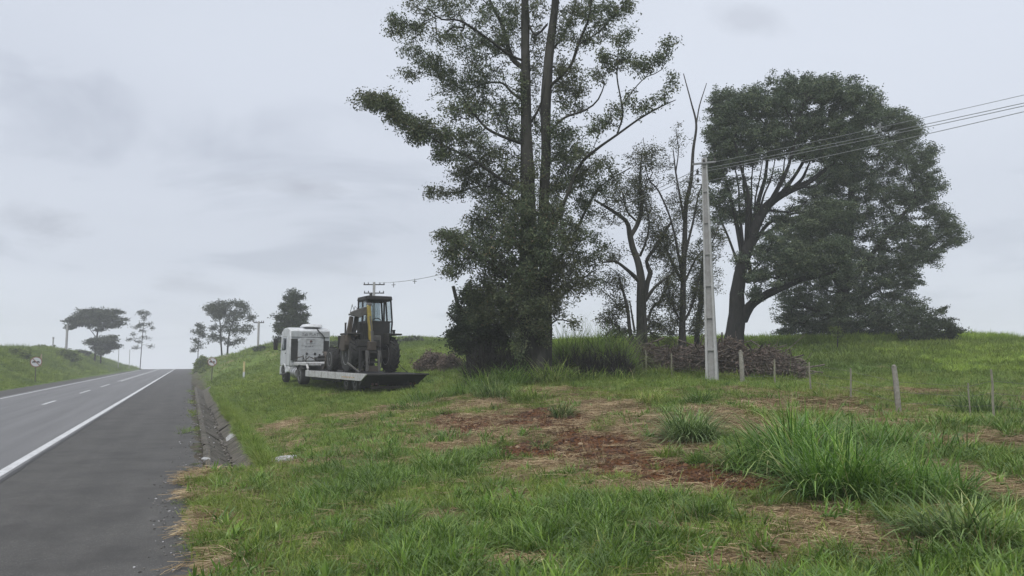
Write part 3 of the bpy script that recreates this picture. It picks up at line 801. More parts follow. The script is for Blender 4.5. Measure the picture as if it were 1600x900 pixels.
scatter('meadow_grass', kit_far, np.c_[P, height(P[:, 0], P[:, 1])], rng.uniform(.6, 1.15, len(P)) * (1 + .75 * sst(34, 42, P[:, 1]) * sst(2, 9, P[:, 0]) * (.4 + fbm(P[:, 0] * .2, P[:, 1] * .2, 3))), rng.uniform(0, 6.28, len(P)), 'pale green meadow grass rising to the skyline')
P = rnd_points(16000, 78, 200, .75, 4); X, Y = P[:, 0], P[:, 1]
k = on_verge(X, Y) & (Y < 150 - .3 * X); P = P[k]
sc = rng.uniform(1.2, 2.4, len(P)); scatter('hill_grass', kit_far, np.c_[P, height(P[:, 0], P[:, 1])], np.stack([sc, sc, sc * .8], -1), rng.uniform(0, 6.28, len(P)), 'grass on the far slope beside the road crest')
# left bank
v = rng.uniform(20, 260, 30000); u = -13.3 - 26 * rng.random(30000) ** 1.2; x, y = xy(u, v)
sc = rng.uniform(.7, 1.5, len(v)) * (.8 + v / 180); big = fbm(x * .12, y * .12, 3)
scatter('bank_grass', kit_far, np.stack([x, y, height(x, y)], -1), np.stack([sc, sc, sc * (.55 + .9 * sst(.45, .7, big))], -1), rng.uniform(0, 6.28, len(v)), 'green grass on the bank across the road')
# weeds hanging over both lips of the drain
v = rng.uniform(17.2, 62, 3200); u = np.where(rng.random(3200) < .975, 1.46 + .16 * vnoise(v * 1.1, v * 0 + 6) + rng.gamma(2, .05, 3200), .24 - rng.gamma(1.5, .06, 3200)); k = (u > 1) | (vnoise(v * .33, v * 0) > .62); u, v = u[k], v[k]; x, y = xy(u, v)
scatter('overhanging_grass', kit_turf, np.stack([x, y, np.maximum(height(x, y), road_z(v) + .03)], -1), rng.uniform(.8, 1.7, len(v)), rng.uniform(0, 6.28, len(v)), 'grass hanging over the edge of the concrete drain', tilt=.3)
# ragged tall growth on the ridges, and the pale taller grass beyond the fence
v = rng.uniform(40, 205, 2600); u = -19.5 - rng.gamma(2, 1.4, 2600); x, y = xy(u, v); sc = rng.uniform(.25, .75, len(v)) * (.5 + 1.2 * sst(.4, .7, fbm(x * .15, y * .15, 3)))
x2 = rng.uniform(-38, 4, 1500); y2 = np.interp(x2, [-38, -30, -8, 4], [112, 98, 78, 68]) + rng.normal(0, 4, 1500); x = np.r_[x, x2]; y = np.r_[y, y2]; sc = np.r_[sc, rng.uniform(.2, .5, 1500)]
scatter('ridge_growth', kit_ridge, np.stack([x, y, height(x, y)], -1), sc, rng.uniform(0, 6.28, len(x)), 'ragged taller weeds along the skyline ridges', 'weeds')
n_ = 5200; x = rng.uniform(7, 52, n_); y = rng.uniform(34, 52, n_); k = fbm(x * .1 + 3, y * .18, 3) + .1 * (y - 40) / 10 > .46; x, y = x[k], y[k]
sc = rng.uniform(.22, .42, len(x)); scatter('pale_meadow', kit_crop, np.stack([x, y, height(x, y)], -1), np.stack([sc * 1.5, sc * 1.5, sc], -1), rng.uniform(0, 6.28, len(x)), 'paler taller grass in the field beyond the wire fence')
# straw and cut stems
P = rnd_points(30000, 5.5, 27); X, Y = P[:, 0], P[:, 1]; s_, d_, r_ = zones(X, Y)
k = on_verge(X, Y) & (rng.random(len(P)) < (.12 + .88 * s_) * (1 - .96 * d_)); P = P[k]; d = P[:, 1]
scatter('dry_litter', kit_straw, np.c_[P, height(P[:, 0], P[:, 1]) + .004], rng.uniform(.6, 1.15, len(P)) * (.8 + d * .025), rng.uniform(0, 6.28, len(P)), 'cut dry straw lying over the ground in patches', 'straw', tilt=.05)
# cane crop along the skyline on the right
n_ = 5200; X = rng.uniform(2, 34, n_); Y = 50 + rng.gamma(1.6, 2.0, n_) + .02 * X + 2.5 * (fbm(X * .12, X * 0, 3) - .5)
sc = rng.uniform(.6, 1.1, n_) * (.7 + .6 * fbm(X * .3, Y * .3, 3)); scatter('cane_crop', kit_crop, np.stack([X, Y, height(X, Y)], -1), sc, rng.uniform(0, 6.28, n_), 'bright green cane crop along the skyline behind the trees', 'crop')
# ------------------------------------------------------------------ trees
def frusta(P0, P1, R0, R1, n):
    """open tapered tubes for many twigs at once"""
    D = P1 - P0; Ln = np.linalg.norm(D, axis=1, keepdims=True) + 1e-9; D = D / Ln
    P1 = P1 + D * R1[:, None] * .5
    A = np.where(np.abs(D[:, 2:3]) < .9, np.array([[0, 0, 1.]]), np.array([[1., 0, 0]]))
    U = np.cross(A, D); U /= np.linalg.norm(U, axis=1, keepdims=True) + 1e-9; W = np.cross(D, U)
    an = np.arange(n) * 2 * PI / n
    ring = U[:, None] * np.cos(an)[None, :, None] + W[:, None] * np.sin(an)[None, :, None]
    V = np.stack([P0[:, None] + ring * R0[:, None, None], P1[:, None] + ring * R1[:, None, None]], 1)
    m = len(P0); ii = np.arange(m * 2 * n).reshape(m, 2, n); k2 = (np.arange(n) + 1) % n
    F = np.stack([ii[:, 0], ii[:, 0][:, k2], ii[:, 1][:, k2], ii[:, 1]], -1).reshape(-1, 4)
    return V.reshape(-1, 3), F
def limb(pts, rad, n, rough=.08, flare=0, seed=0):
    """one smooth tapering limb with an uneven bark surface"""
    pts = np.asarray(pts, float); rad = np.asarray(rad, float)
    # resample along a Catmull-Rom curve
    P = np.vstack([2 * pts[0] - pts[1], pts, 2 * pts[-1] - pts[-2]]); out = []; ro = []
    for i in range(1, len(P) - 2):
        L_ = np.linalg.norm(P[i + 1] - P[i]); k = max(2, int(L_ / max(.22, rad[i - 1] * 1.2)))
        for j in range(k):
            t = j / k
            out.append(.5 * ((2 * P[i]) + (-P[i - 1] + P[i + 1]) * t + (2 * P[i - 1] - 5 * P[i] + 4 * P[i + 1] - P[i + 2]) * t * t + (-P[i - 1] + 3 * P[i] - 3 * P[i + 1] + P[i + 2]) * t ** 3))
            ro.append(rad[i - 1] * (1 - t) + rad[i] * t)
    out.append(pts[-1]); ro.append(rad[-1]); out = np.array(out); ro = np.array(ro)
    m = len(out); T = np.gradient(out, axis=0); T /= np.linalg.norm(T, axis=1, keepdims=True) + 1e-9
    up = np.array([1., 0, 0]); V = np.zeros((m, n, 3)); an = np.arange(n) * 2 * PI / n; s = 0
    for i in range(m):
        up = up - T[i] * up.dot(T[i]); up /= np.linalg.norm(up) + 1e-9; w = np.cross(T[i], up)
        if i: s += np.linalg.norm(out[i] - out[i - 1])
        r = ro[i] * (1 + rough * 2.2 * (vnoise(an * 1.6 + seed, np.full(n, s * 1.1 + seed)) - .5) + rough * (np.sin(an * 5 + seed + s * .4)) * .5)
        if flare: r = r * (1 + flare * math.exp(-s / .45) * (1 + .5 * np.sin(an * 5 + seed)))
        V[i] = out[i] + (up * np.cos(an)[:, None] + w * np.sin(an)[:, None]) * r[:, None]
    ii = np.arange(m * n).reshape(m, n); k2 = (np.arange(n) + 1) % n
    F = np.stack([ii[:-1], ii[:-1][:, k2], ii[1:][:, k2], ii[1:]], -1).reshape(-1, 4)
    return V.reshape(-1, 3), F, out, ro
def join(parts):
    V = []; F = []; b = 0
    for v, f in parts: V.append(v); F.append(f + b); b += len(v)
    return np.vstack(V), np.vstack(F)
def leaf_faces(C, n_per, spread, ln, wd, g, droop=.3, flat=1.0, upness=0.):
    """rhombic leaves in clusters about the centres C; returns V, F, rnd"""
    m = len(C); n_ = int(m * n_per); ci = g.integers(0, m, n_)
    off = g.normal(0, 1, (n_, 3)); off /= np.linalg.norm(off, axis=1, keepdims=True); off *= (g.random(n_) ** .5 * 1.0)[:, None]
    sp = spread * g.uniform(.55, 1.3, m)[ci]
    P = C[ci] + off * sp[:, None] * np.array([1, 1, flat])
    az = g.uniform(0, 2 * PI, n_); el = g.normal(-droop, .5, n_)
    D = np.stack([np.cos(az) * np.cos(el), np.sin(az) * np.cos(el), np.sin(el)], -1)
    S = np.cross(D, np.stack([g.normal(0, .5 + (1 - upness), n_), g.normal(0, .5 + (1 - upness), n_), np.ones(n_)], -1)); S /= np.linalg.norm(S, axis=1, keepdims=True) + 1e-9
    l = g.uniform(*ln, n_)[:, None]; w = g.uniform(*wd, n_)[:, None]
    V = np.stack([P, P + D * l * .45 + S * w * .5, P + D * l, P + D * l * .45 - S * w * .5], 1)
    F = np.arange(n_ * 4).reshape(n_, 4)
    tone = g.random(m)
    return V.reshape(-1, 3), F, np.clip(.55 * tone[ci] + .45 * g.random(n_), 0, 1)
TREES = thing  # alias used below
def make_tree(name, label, cat, d, skel, blobs, mats, leaf, group=None, seed=1, tipr=.012, depth=.8, pathw=.12, trunk_sides=14, twig=2, flare=.35, rough=.08, side=None, pull=.35, spur=1.0, base_on_ground=True, limbw=.86, mult=1.0, bare=0.0, sidew=1.0):
    """skel: polylines of (px,py,depth offset,width px); blobs: (px,py,rx,ry,n[,depth offset])
       a limb polyline whose first point repeats a point of an earlier one grows out of it"""
    g = np.random.default_rng(seed); mpp = d / FPX
    nodes = []; par = []; rad = []; plen = []; limbs = []
    for li, line in enumerate(skel):
        pts = []; rr = []
        for (px, py, dd, w) in line:
            p = at(px, py, d + dd); pts.append(p); rr.append(max(w * limbw * (sidew if li > 1 else 1) * (d + dd) / FPX * .5, .006))
        if li == 0 and base_on_ground:
            pts[0][2] = hz(pts[0][0], pts[0][1]) - .15
        v_, f_, cen, cr = limb(pts, rr, trunk_sides if rr[0] > .12 else (8 if rr[0] > .05 else 5), rough, flare if (li == 0 or (line[0][1] > skel[0][0][1] - 12)) else 0, seed * 7 + li)
        limbs.append((v_, f_))
        # attach to the nearest existing node
        if nodes:
            q = np.array(nodes); j = int(np.argmin(((q - cen[0]) ** 2).sum(1))); prev = j
        else: prev = -1
        for i in range(len(cen)):
            nodes.append(cen[i]); par.append(prev); rad.append(cr[i])
            plen.append(0 if prev < 0 else plen[prev] + float(np.linalg.norm(cen[i] - nodes[prev]))); prev = len(nodes) - 1
    n_sk = len(nodes)
    A = []
    for b in blobs:
        px, py, rx, ry, cnt = b[:5]; dd = b[5] if len(b) > 5 else 0
        rz = min(rx, ry * 1.6) * mpp * depth + .25 * depth
        for _ in range(int(round(cnt * mult))):
            o = g.normal(0, 1, 3); o = o / np.linalg.norm(o) * (g.random() ** .5 * (1.22 if g.random() < .82 else 1.7))
            A.append(at(px + o[0] * rx, py + o[1] * ry, d + dd + o[2] * rz))
    A = np.array(A) if A else np.zeros((0, 3)); E0 = []; E1 = []; ER = []
    tips = []
    if len(A):
        NP = np.zeros((len(nodes) + len(A) * 6 + 10, 3)); NP[:len(nodes)] = nodes
        PL = np.zeros(len(NP)); PL[:len(nodes)] = plen; nn = len(nodes)
        RD = np.zeros(len(NP)); RD[:nn] = rad
        PA = np.full(len(NP), -1); PA[:nn] = par
        D0 = np.array([((NP[:nn] - a) ** 2).sum(1).min() for a in A]); order = np.argsort(D0)
        for ai in order:
            a = A[ai]; dv = a - NP[:nn]; ds = np.sqrt((dv ** 2).sum(1))
            # prefer parents that lie below / inward and thick wood only from close by
            cost = ds + pathw * PL[:nn] + .35 * np.maximum(-dv[:, 2], 0)
            j = int(np.argmin(cost)); dist = ds[j]
            pd = NP[j] - NP[PA[j]] if PA[j] >= 0 else np.array([0, 0, 1.]); pd = pd / (np.linalg.norm(pd) + 1e-9)
            k = int(np.clip(dist / .45, 1, 5)); ctrl = NP[j] + pd * dist * pull + np.array([0, 0, dist * .06]); prev = j
            for i in range(1, k + 1):
                t = i / k; q = (1 - t) ** 2 * NP[j] + 2 * t * (1 - t) * ctrl + t * t * a
                if i < k: q = q + g.normal(0, .05 * dist / k + .01, 3)
                NP[nn] = q; PA[nn] = prev; PL[nn] = PL[prev] + np.linalg.norm(q - NP[prev]); prev = nn; nn += 1
            tips.append(prev)
        W = np.zeros(nn)
        for t_ in tips: W[t_] = tipr ** 2.2
        for i in range(nn - 1, n_sk - 1, -1):
            W[i] = max(W[i], tipr ** 2.2)
            if PA[i] >= 0: W[PA[i]] += W[i]
        r_ = W ** (1 / 2.2); ids = np.arange(n_sk, nn); pa = PA[ids]
        r0 = np.where(pa < n_sk, np.minimum(RD[np.clip(pa, 0, None)] * .8 + .004, r_[ids] * 1.15), r_[np.clip(pa, 0, None)]); r0 = np.minimum(r0, r_[ids] * 1.5); r1 = np.minimum(r_[ids], r0)
        E0, E1 = NP[pa], NP[ids]
        thick = r1 > .028
        root = thing(name, label, cat, (0, 0, 0), group=group)
        tv = [frusta(E0[thick], E1[thick], r0[thick], r1[thick], 6)] if thick.any() else []
        bv, bf = frusta(E0[~thick], E1[~thick], r0[~thick], r1[~thick], 3)
    else:
        root = thing(name, label, cat, (0, 0, 0), group=group); tv = []; bv = None
    base = np.array(nodes[0]); root.location = base; off = -base
    V, F = join(limbs + tv)
    link('trunk', np_mesh('trunk', V + off, F, smooth=True), mats[0], root)
    if bv is not None and len(bf):
        link('branch', np_mesh('branch', bv + off, bf), mats[0], root)['kind'] = 'stuff'
    if leaf and len(tips):
        nper, spread, ln, wd, droop, flat = leaf
        C = NP[np.array(tips)]; C = C[g.random(len(C)) >= bare] if bare else C
        if spur > 0:   # leaves also along the last stretch of the twig
            mid = (NP[np.array(tips)] + NP[PA[np.array(tips)]]) / 2; C = np.vstack([C, mid[g.random(len(mid)) < spur]])
        V, F, r = leaf_faces(C, nper, spread, ln, wd, g, droop, flat)
        link('crown', np_mesh('crown', V + off, F, {'rnd': ('FACE', r)}), mats[1], root)['kind'] = 'stuff'
    return root

B_grey = bark_mat('grey_fissured_bark', (.014, .014, .012), (.040, .040, .034), (.062, .060, .052))
B_dark = bark_mat('dark_rough_bark', (.011, .011, .011), (.028, .027, .025))
B_pale = bark_mat('pale_smooth_bark', (.10, .095, .085), (.20, .19, .17), (.06, .055, .05))
B_twig = bark_mat('dry_twig_bark', (.06, .05, .042), (.16, .135, .115))
B_dead = bark_mat('bare_weathered_wood', (.022, .021, .020), (.055, .052, .048))
L_gum = leaf_mat('gum_leaves', [(0, (.032, .050, .030)), (.45, (.082, .110, .062)), (.82, (.155, .178, .10)), (.94, (.17, .13, .08)), (1, (.20, .15, .10))], .3, .25, patch=(.11, .115, .065), patch_scale=.3)
L_dense = leaf_mat('dense_broad_leaves', [(0, (.032, .050, .034)), (.4, (.078, .106, .070)), (.8, (.150, .182, .112)), (1, (.22, .23, .12))], .25, .2, patch=(.10, .125, .075), patch_scale=.16)
L_dark = leaf_mat('dark_evergreen_leaves', [(0, (.028, .042, .025)), (.6, (.055, .072, .044)), (1, (.09, .105, .062))], .2, .2)
L_thin = leaf_mat('sparse_olive_leaves', [(0, (.040, .050, .028)), (.6, (.075, .085, .045)), (1, (.13, .12, .06))], .3, .2)
L_far = leaf_mat('distant_tree_leaves', [(0, (.05, .062, .044)), (.6, (.085, .10, .07)), (1, (.12, .13, .09))], .25, .15)
L_dry = leaf_mat('dead_brown_leaves', [(0, (.06, .045, .037)), (.5, (.135, .105, .088)), (.85, (.22, .18, .155)), (1, (.30, .25, .21))], .15, .15)
L_bush = leaf_mat('bush_leaves', [(0, (.07, .10, .028)), (.6, (.14, .185, .05)), (1, (.21, .24, .075))], .3, .2)

# the tall gum tree with two stems
gum_skel = [
    [(830, 597, 0, 46), (829, 560, 0, 42), (826, 500, 0, 40), (826, 430, 0, 34), (826, 350, 0, 28), (824, 260, 0, 24), (822, 180, 0, 21), (821, 90, 0, 17), (820, 0, 0, 14), (818, -90, 0, 9), (815, -170, 0, 4)],
    [(843, 592, -.2, 44), (850, 520, -.2, 28), (852, 430, -.1, 22), (850, 330, 0, 20), (853, 240, 0, 18), (852, 160, 0, 18), (860, 70, 0, 17), (868, 0, 0, 14), (874, -100, 0, 8), (878, -160, 0, 4)],
    [(822, 110, 0, 13), (800, 90, .3, 13), (785, 40, .6, 10), (765, 0, .8, 7), (748, -60, 1, 4)],
    [(818, 95, 0, 7), (795, 85, -.5, 7), (755, 55, -1, 6), (718, 32, -1.4, 5), (690, 30, -1.6, 4), (668, 12, -1.8, 2.5)],
    [(822, 160, 0, 8), (800, 145, .6, 7), (785, 130, 1, 5), (760, 130, 1.4, 4), (725, 140, 1.8, 3), (690, 120, 2, 2)],
    [(818, 225, 0, 9), (790, 215, -.6, 8), (760, 200, -1, 6), (735, 170, -1.4, 5), (722, 150, -1.6, 3)],
    [(822, 300, 0, 10), (790, 285, -.6, 8), (740, 250, -1.2, 7), (690, 225, -1.6, 5), (640, 190, -1.8, 4), (600, 165, -2, 2.5)],
    [(824, 330, 0, 9), (795, 310, .6, 7), (760, 290, 1, 5), (715, 300, 1.4, 3), (690, 300, 1.5, 2)],
    [(826, 40, 0, 6), (838, 55, -.3, 7), (855, 38, -.4, 7)],
    [(830, 190, 0, 6), (846, 160, -.4, 6), (852, 120, -.4, 5)],
    [(858, 135, 0, 9), (875, 120, -.4, 8), (893, 100, -.6, 8), (905, 65, -.8, 7), (918, 35, -1, 6), (924, 0, -1, 5), (928, -60, -1, 3)],
    [(904, 70, -.8, 5), (935, 50, -.9, 4), (955, 28, -1, 3.5), (975, 5, -1.2, 2.5), (990, -30, -1.4, 2)],
    [(858, 85, 0, 6), (880, 55, .5, 5), (895, 20, .8, 4), (905, -20, 1, 3)],
    [(858, 210, 0, 7), (880, 185, -.6, 6), (915, 172, -.9, 5), (935, 155, -1.1, 4), (945, 130, -1.3, 2.5)],
    [(852, 370, 0, 10), (880, 320, -.8, 9), (905, 260, -1.2, 8), (930, 235, -1.4, 7), (965, 210, -1.6, 6), (1000, 185, -1.8, 5), (1030, 168, -2, 4), (1056, 156, -2.1, 2)],
    [(964, 210, -1.6, 5), (973, 180, -1.7, 5), (970, 155, -1.7, 4.5), (964, 120, -1.8, 4), (966, 85, -1.8, 3), (968, 55, -1.9, 1.5)],
    [(972, 165, -1.7, 3.5), (990, 140, -1.9, 3), (1010, 120, -2, 2.5), (1035, 108, -2.1, 2), (1043, 70, -2.1, 1.3)],
    [(855, 430, 0, 8), (890, 380, .8, 7), (915, 330, 1.2, 6), (940, 290, 1.5, 4), (985, 262, 1.8, 2.5)],
    [(850, 480, 0, 9), (880, 460, .6, 6), (905, 440, 1, 4), (925, 425, 1.2, 2.5)],
    [(850, 520, 0, 6), (870, 500, -.4, 4), (900, 505, -.8, 2.5)],
    [(822, 470, 0, 10), (790, 430, -.8, 8), (750, 400, -1.2, 6), (715, 380, -1.6, 4), (695, 365, -1.8, 2)],
    [(822, 400, 0, 9), (795, 370, .8, 7), (760, 350, 1.2, 5), (740, 330, 1.4, 3)],
]
gum_blobs = [
    (700, 5, 60, 22, 30), (765, 20, 40, 26, 22, .5), (655, 2, 18, 12, 5), (611, 36, 14, 12, 8, -1.8), (622, 48, 14, 9, 6, -1.8), (645, 42, 16, 10, 8, -1.7), (700, 55, 50, 16, 22, -1), (645, 80, 22, 10, 8, 1.5), (675, 95, 30, 14, 16, 1),
    (745, 75, 34, 24, 26), (790, 60, 24, 26, 24, .4), (640, 115, 18, 9, 7, 1.8), (682, 108, 26, 14, 14, 1.6), (715, 130, 34, 22, 26, 1), (757, 120, 30, 24, 26), (711, 171, 26, 16, 16, -1), (745, 165, 30, 20, 24),
    (785, 175, 24, 26, 20), (579, 156, 20, 13, 26, -2), (607, 160, 20, 13, 22, -2), (625, 183, 20, 12, 20, -1.8), (652, 195, 24, 14, 24, -1.7), (655, 215, 22, 10, 14, -1.5), (690, 210, 24, 16, 22, -1.2),
    (700, 240, 24, 14, 18, -1.2), (735, 213, 26, 16, 22, -1), (760, 245, 34, 20, 34), (730, 270, 26, 16, 24, .6), (700, 298, 26, 9, 12, 1.2), (675, 300, 10, 5, 4, 1.4), (765, 290, 34, 20, 34, .6), (800, 270, 20, 30, 22),
    (800, 210, 16, 24, 12), (838, 200, 10, 30, 10, .4), (838, 260, 12, 26, 12, -.5), (810, 140, 10, 30, 8, -.6), (866, 200, 10, 30, 8, -.5), (836, 120, 10, 40, 10, .4), (838, 60, 12, 30, 10, .6), (800, 20, 14, 22, 12), (840, 10, 12, 14, 8),
    (895, 18, 22, 18, 16), (926, 14, 22, 18, 16, -.8), (960, 15, 20, 18, 14, -1), (980, 8, 12, 10, 6, -1.2), (881, 53, 16, 18, 12), (913, 64, 20, 16, 10, -.6), (940, 45, 16, 14, 8, -.8), (893, 118, 20, 16, 12, -.4), (880, 142, 18, 16, 12, .4),
    (905, 140, 18, 12, 8, -.4), (898, 165, 22, 12, 8), (876, 105, 12, 18, 8, .6), (930, 118, 16, 12, 5, -1.2), (943, 85, 8, 10, 5, -1.8), (950, 100, 10, 14, 7, -1.8), (966, 62, 9, 14, 5, -1.9), (982, 55, 14, 12, 5, -1.9), (975, 90, 12, 12, 6, -1.9), (992, 97, 14, 10, 6, -1.9),
    (1005, 105, 14, 10, 6, -2), (1022, 95, 12, 12, 4, -2), (1045, 68, 10, 8, 4, -2.1), (1033, 86, 10, 8, 4, -2), (1003, 168, 12, 10, 5, -1.8), (1030, 155, 12, 8, 4, -2), (1050, 130, 9, 16, 5, -2.1), (985, 155, 10, 12, 4, -1.8), (962, 175, 12, 12, 6, -1.7),
    (928, 198, 14, 14, 6, -1.2), (945, 190, 14, 10, 5, -1.5), (885, 212, 20, 14, 16), (880, 245, 20, 20, 26), (905, 235, 16, 14, 12, -.8), (925, 265, 20, 14, 10, -.8), (900, 280, 22, 20, 22), (870, 290, 20, 22, 26, .4),
    (945, 255, 16, 12, 6, .8), (935, 295, 18, 14, 9, 1.4), (915, 320, 20, 18, 16, 1), (960, 275, 16, 10, 4, 1.6), (780, 325, 30, 20, 30), (820, 320, 30, 30, 40, -1.2), (862, 335, 28, 26, 42, -.8), (745, 345, 20, 14, 14, 1),
    (760, 370, 34, 22, 36, .8), (800, 370, 34, 28, 56, -1), (850, 380, 34, 30, 60, -1.2), (895, 370, 26, 24, 34), (715, 375, 26, 14, 20, -1.5), (698, 368, 14, 8, 10, -1.8), (705, 395, 20, 14, 14, -1.5), (700, 420, 18, 12, 8, -1.4), (740, 400, 30, 20, 30, -1),
    (780, 415, 30, 24, 46), (825, 425, 30, 26, 50, -1), (875, 420, 30, 22, 44), (915, 410, 24, 20, 18, .8), (930, 380, 18, 16, 9, 1), (905, 445, 22, 14, 14, 1), (760, 450, 30, 20, 34), (800, 460, 26, 22, 36, -.8), (865, 460, 24, 16, 24),
    (775, 485, 30, 20, 30), (745, 490, 20, 16, 14, .8), (805, 505, 16, 16, 14, .8), (870, 485, 18, 10, 7), (812, 535, 9, 26, 12, -.7), (850, 515, 8, 20, 8, -.7), (835, 480, 22, 16, 26, -1), (838, 505, 16, 12, 10, -.9), (900, 505, 18, 6, 3, -.8), (925, 440, 16, 9, 4, 1.2),
]
make_tree('gum_tree', 'tall twin-stemmed tree with an open leafy crown reaching above the picture', 'tree', 30, gum_skel, gum_blobs, (B_grey, L_gum), (12, .29, (.06, .15), (.03, .068), .5, .9), seed=3, sidew=.74, mult=3.2, tipr=.005, depth=.95, flare=.18, rough=.13)

# shrubby tree against its left side and the broken stump
make_tree('evergreen_tree', 'dark low evergreen tree growing against the left side of the tall twin-stemmed tree', 'tree', 32.5,
          [[(770, 585, 0, 14), (765, 540, 0, 12), (758, 500, 0, 9), (755, 460, 0, 5)], [(763, 540, 0, 8), (735, 510, .3, 6), (718, 490, .4, 4)], [(764, 530, 0, 8), (795, 500, -.3, 5), (805, 470, 0, 3)]],
          [(735, 465, 16, 14, 20), (760, 470, 30, 20, 40), (730, 495, 26, 20, 44), (765, 505, 36, 26, 70), (740, 525, 34, 18, 56), (790, 520, 26, 26, 46), (715, 525, 14, 12, 14), (745, 545, 34, 10, 30), (800, 480, 20, 20, 24), (718, 480, 10, 8, 7)],
          (B_dark, L_dark), (34, .34, (.08, .16), (.04, .08), .2, .8), seed=8)
make_tree('dead_stump', 'bare broken stump with two stubs left of the dark evergreen', 'dead tree', 33,
          [[(738, 560, 0, 11), (727, 515, 0, 9), (716, 480, 0, 7), (708, 447, 0, 6)], [(722, 512, 0, 6), (708, 498, -.3, 5), (698, 488, -.5, 3)]], [], (B_dead, None), None, seed=9, flare=.1)

# the group in the middle
make_tree('lopped_tree', 'lopped grey tree with thick crooked limbs in the middle of the group', 'tree', 38,
          [[(1002, 548, 0, 34), (1003, 520, 0, 27), (1002, 480, 0, 24), (1002, 440, 0, 20), (997, 410, 0, 17), (988, 385, 0, 15), (984, 365, 0, 13), (978, 345, 0, 10), (950, 325, -.4, 7), (928, 312, -.6, 5)],
           [(984, 372, 0, 12), (998, 345, .2, 11), (1003, 315, .3, 9), (1000, 285, .3, 6), (1002, 250, .3, 3)],
           [(994, 345, .2, 6), (980, 330, 0, 4), (972, 300, -.2, 3)],
           [(1000, 440, 0, 12), (978, 420, -.5, 8), (960, 408, -.7, 6), (942, 410, -.8, 4), (932, 400, -.9, 2.5)],
           [(1006, 470, 0, 16), (1012, 440, .2, 12), (1016, 425, .3, 12), (1010, 408, .3, 8), (1025, 385, .5, 10), (1040, 360, .6, 8), (1050, 345, .6, 4)],
           [(1008, 470, 0, 11), (1022, 450, -.3, 8), (1040, 435, -.5, 5), (1052, 425, -.6, 3)],
           [(1012, 500, 0, 8), (1022, 478, .3, 6), (1045, 465, .4, 4)],
           [(994, 545, .1, 13), (985, 520, .2, 9), (980, 480, .3, 8), (972, 450, .4, 6), (966, 428, .4, 3)],
           [(992, 520, 0, 6), (988, 495, .1, 5), (984, 470, .2, 3)],
           [(1000, 400, 0, 7), (1010, 375, -.4, 5), (1014, 345, -.5, 4), (1006, 300, -.5, 3), (1020, 270, -.5, 2)]],
          [(1003, 250, 26, 16, 14), (1015, 235, 20, 14, 7), (995, 290, 22, 20, 22, .4), (1004, 320, 14, 20, 18, .4), (975, 310, 26, 26, 16), (950, 300, 24, 20, 10, -.4), (1025, 370, 22, 20, 22, .5), (1020, 340, 18, 18, 10), (1035, 400, 20, 20, 14, .5), (945, 340, 24, 18, 7), (955, 395, 22, 14, 8, -.7),
           (955, 440, 28, 20, 20, .4), (965, 480, 20, 16, 16, .4), (1040, 440, 18, 14, 8), (1030, 475, 22, 16, 12, .3), (1028, 510, 20, 14, 18, .6), (950, 500, 16, 12, 12, .5), (965, 520, 24, 10, 16, .8)],
          (B_grey, L_thin), (10, .34, (.06, .14), (.04, .07), .3, .9), seed=12, mult=6.5, bare=.82, tipr=.006, limbw=.64)
make_tree('bare_tree', 'tall nearly leafless tree with thin upright limbs just left of the concrete pole', 'tree', 39,
          [[(1067, 552, 0, 24), (1066, 510, 0, 18), (1067, 470, 0, 16), (1068, 420, 0, 15), (1070, 370, 0, 14), (1072, 320, 0, 12), (1080, 280, 0, 10), (1083, 235, 0, 8), (1088, 195, 0, 6), (1080, 160, 0, 4), (1068, 115, 0, 2.5)],
           [(1088, 195, 0, 4), (1093, 165, .1, 3.5), (1104, 130, .1, 2)],
           [(1070, 350, 0, 8), (1063, 310, -.2, 6), (1056, 270, -.3, 5), (1052, 235, -.4, 2.5)],
           [(1056, 268, -.3, 4), (1060, 235, -.2, 3), (1056, 200, -.2, 1.5)],
           [(1066, 430, 0, 9), (1050, 350, -.3, 6), (1030, 300, -.5, 5), (1012, 275, -.6, 3), (1005, 215, -.7, 1.5)],
           [(1066, 440, 0, 10), (1045, 400, .4, 7), (1035, 370, .5, 5)],
           [(1070, 400, 0, 8), (1082, 350, .3, 6), (1090, 310, .4, 4), (1100, 280, .5, 2)],
           [(1070, 440, 0, 7), (1090, 400, .3, 5), (1112, 380, .5, 4), (1125, 345, .6, 2)],
           [(1070, 500, 0, 8), (1080, 480, .2, 7), (1090, 445, .3, 6), (1100, 400, .4, 4), (1115, 360, .5, 2)],
           [(1062, 500, 0, 6), (1048, 470, 0, 4), (1042, 430, 0, 3)]],
          [(1060, 215, 14, 24, 5), (1035, 260, 18, 26, 8), (1060, 330, 20, 30, 22), (1045, 380, 20, 24, 24, .4), (1075, 300, 16, 26, 14), (1095, 330, 16, 26, 16, .4), (1055, 420, 16, 24, 26), (1080, 400, 16, 24, 18), (1045, 460, 16, 22, 24), (1085, 460, 14, 26, 24, .2), (1110, 400, 16, 26, 14, .5), (1060, 480, 14, 24, 20), (1090, 510, 14, 18, 16, .2), (1125, 370, 14, 16, 6, .5), (1120, 440, 10, 20, 4, .5), (1050, 510, 14, 14, 12)],
          (B_dead, L_thin), (9, .30, (.06, .13), (.035, .06), .3, 1), seed=17, mult=7, bare=.84, tipr=.005, limbw=.56)
make_tree('slender_tree', 'slender ivy-darkened tree immediately left of the concrete pole foot', 'tree', 41,
          [[(1088, 550, 0, 10), (1090, 510, 0, 9), (1095, 470, 0, 9), (1098, 420, 0, 7), (1104, 370, 0, 4), (1106, 340, 0, 2)]],
          [(1096, 480, 8, 26, 26), (1090, 430, 10, 26, 22), (1100, 390, 12, 24, 16), (1085, 510, 10, 14, 10)],
          (B_dark, L_dark), (22, .22, (.07, .13), (.04, .06), .3, 1), seed=19)

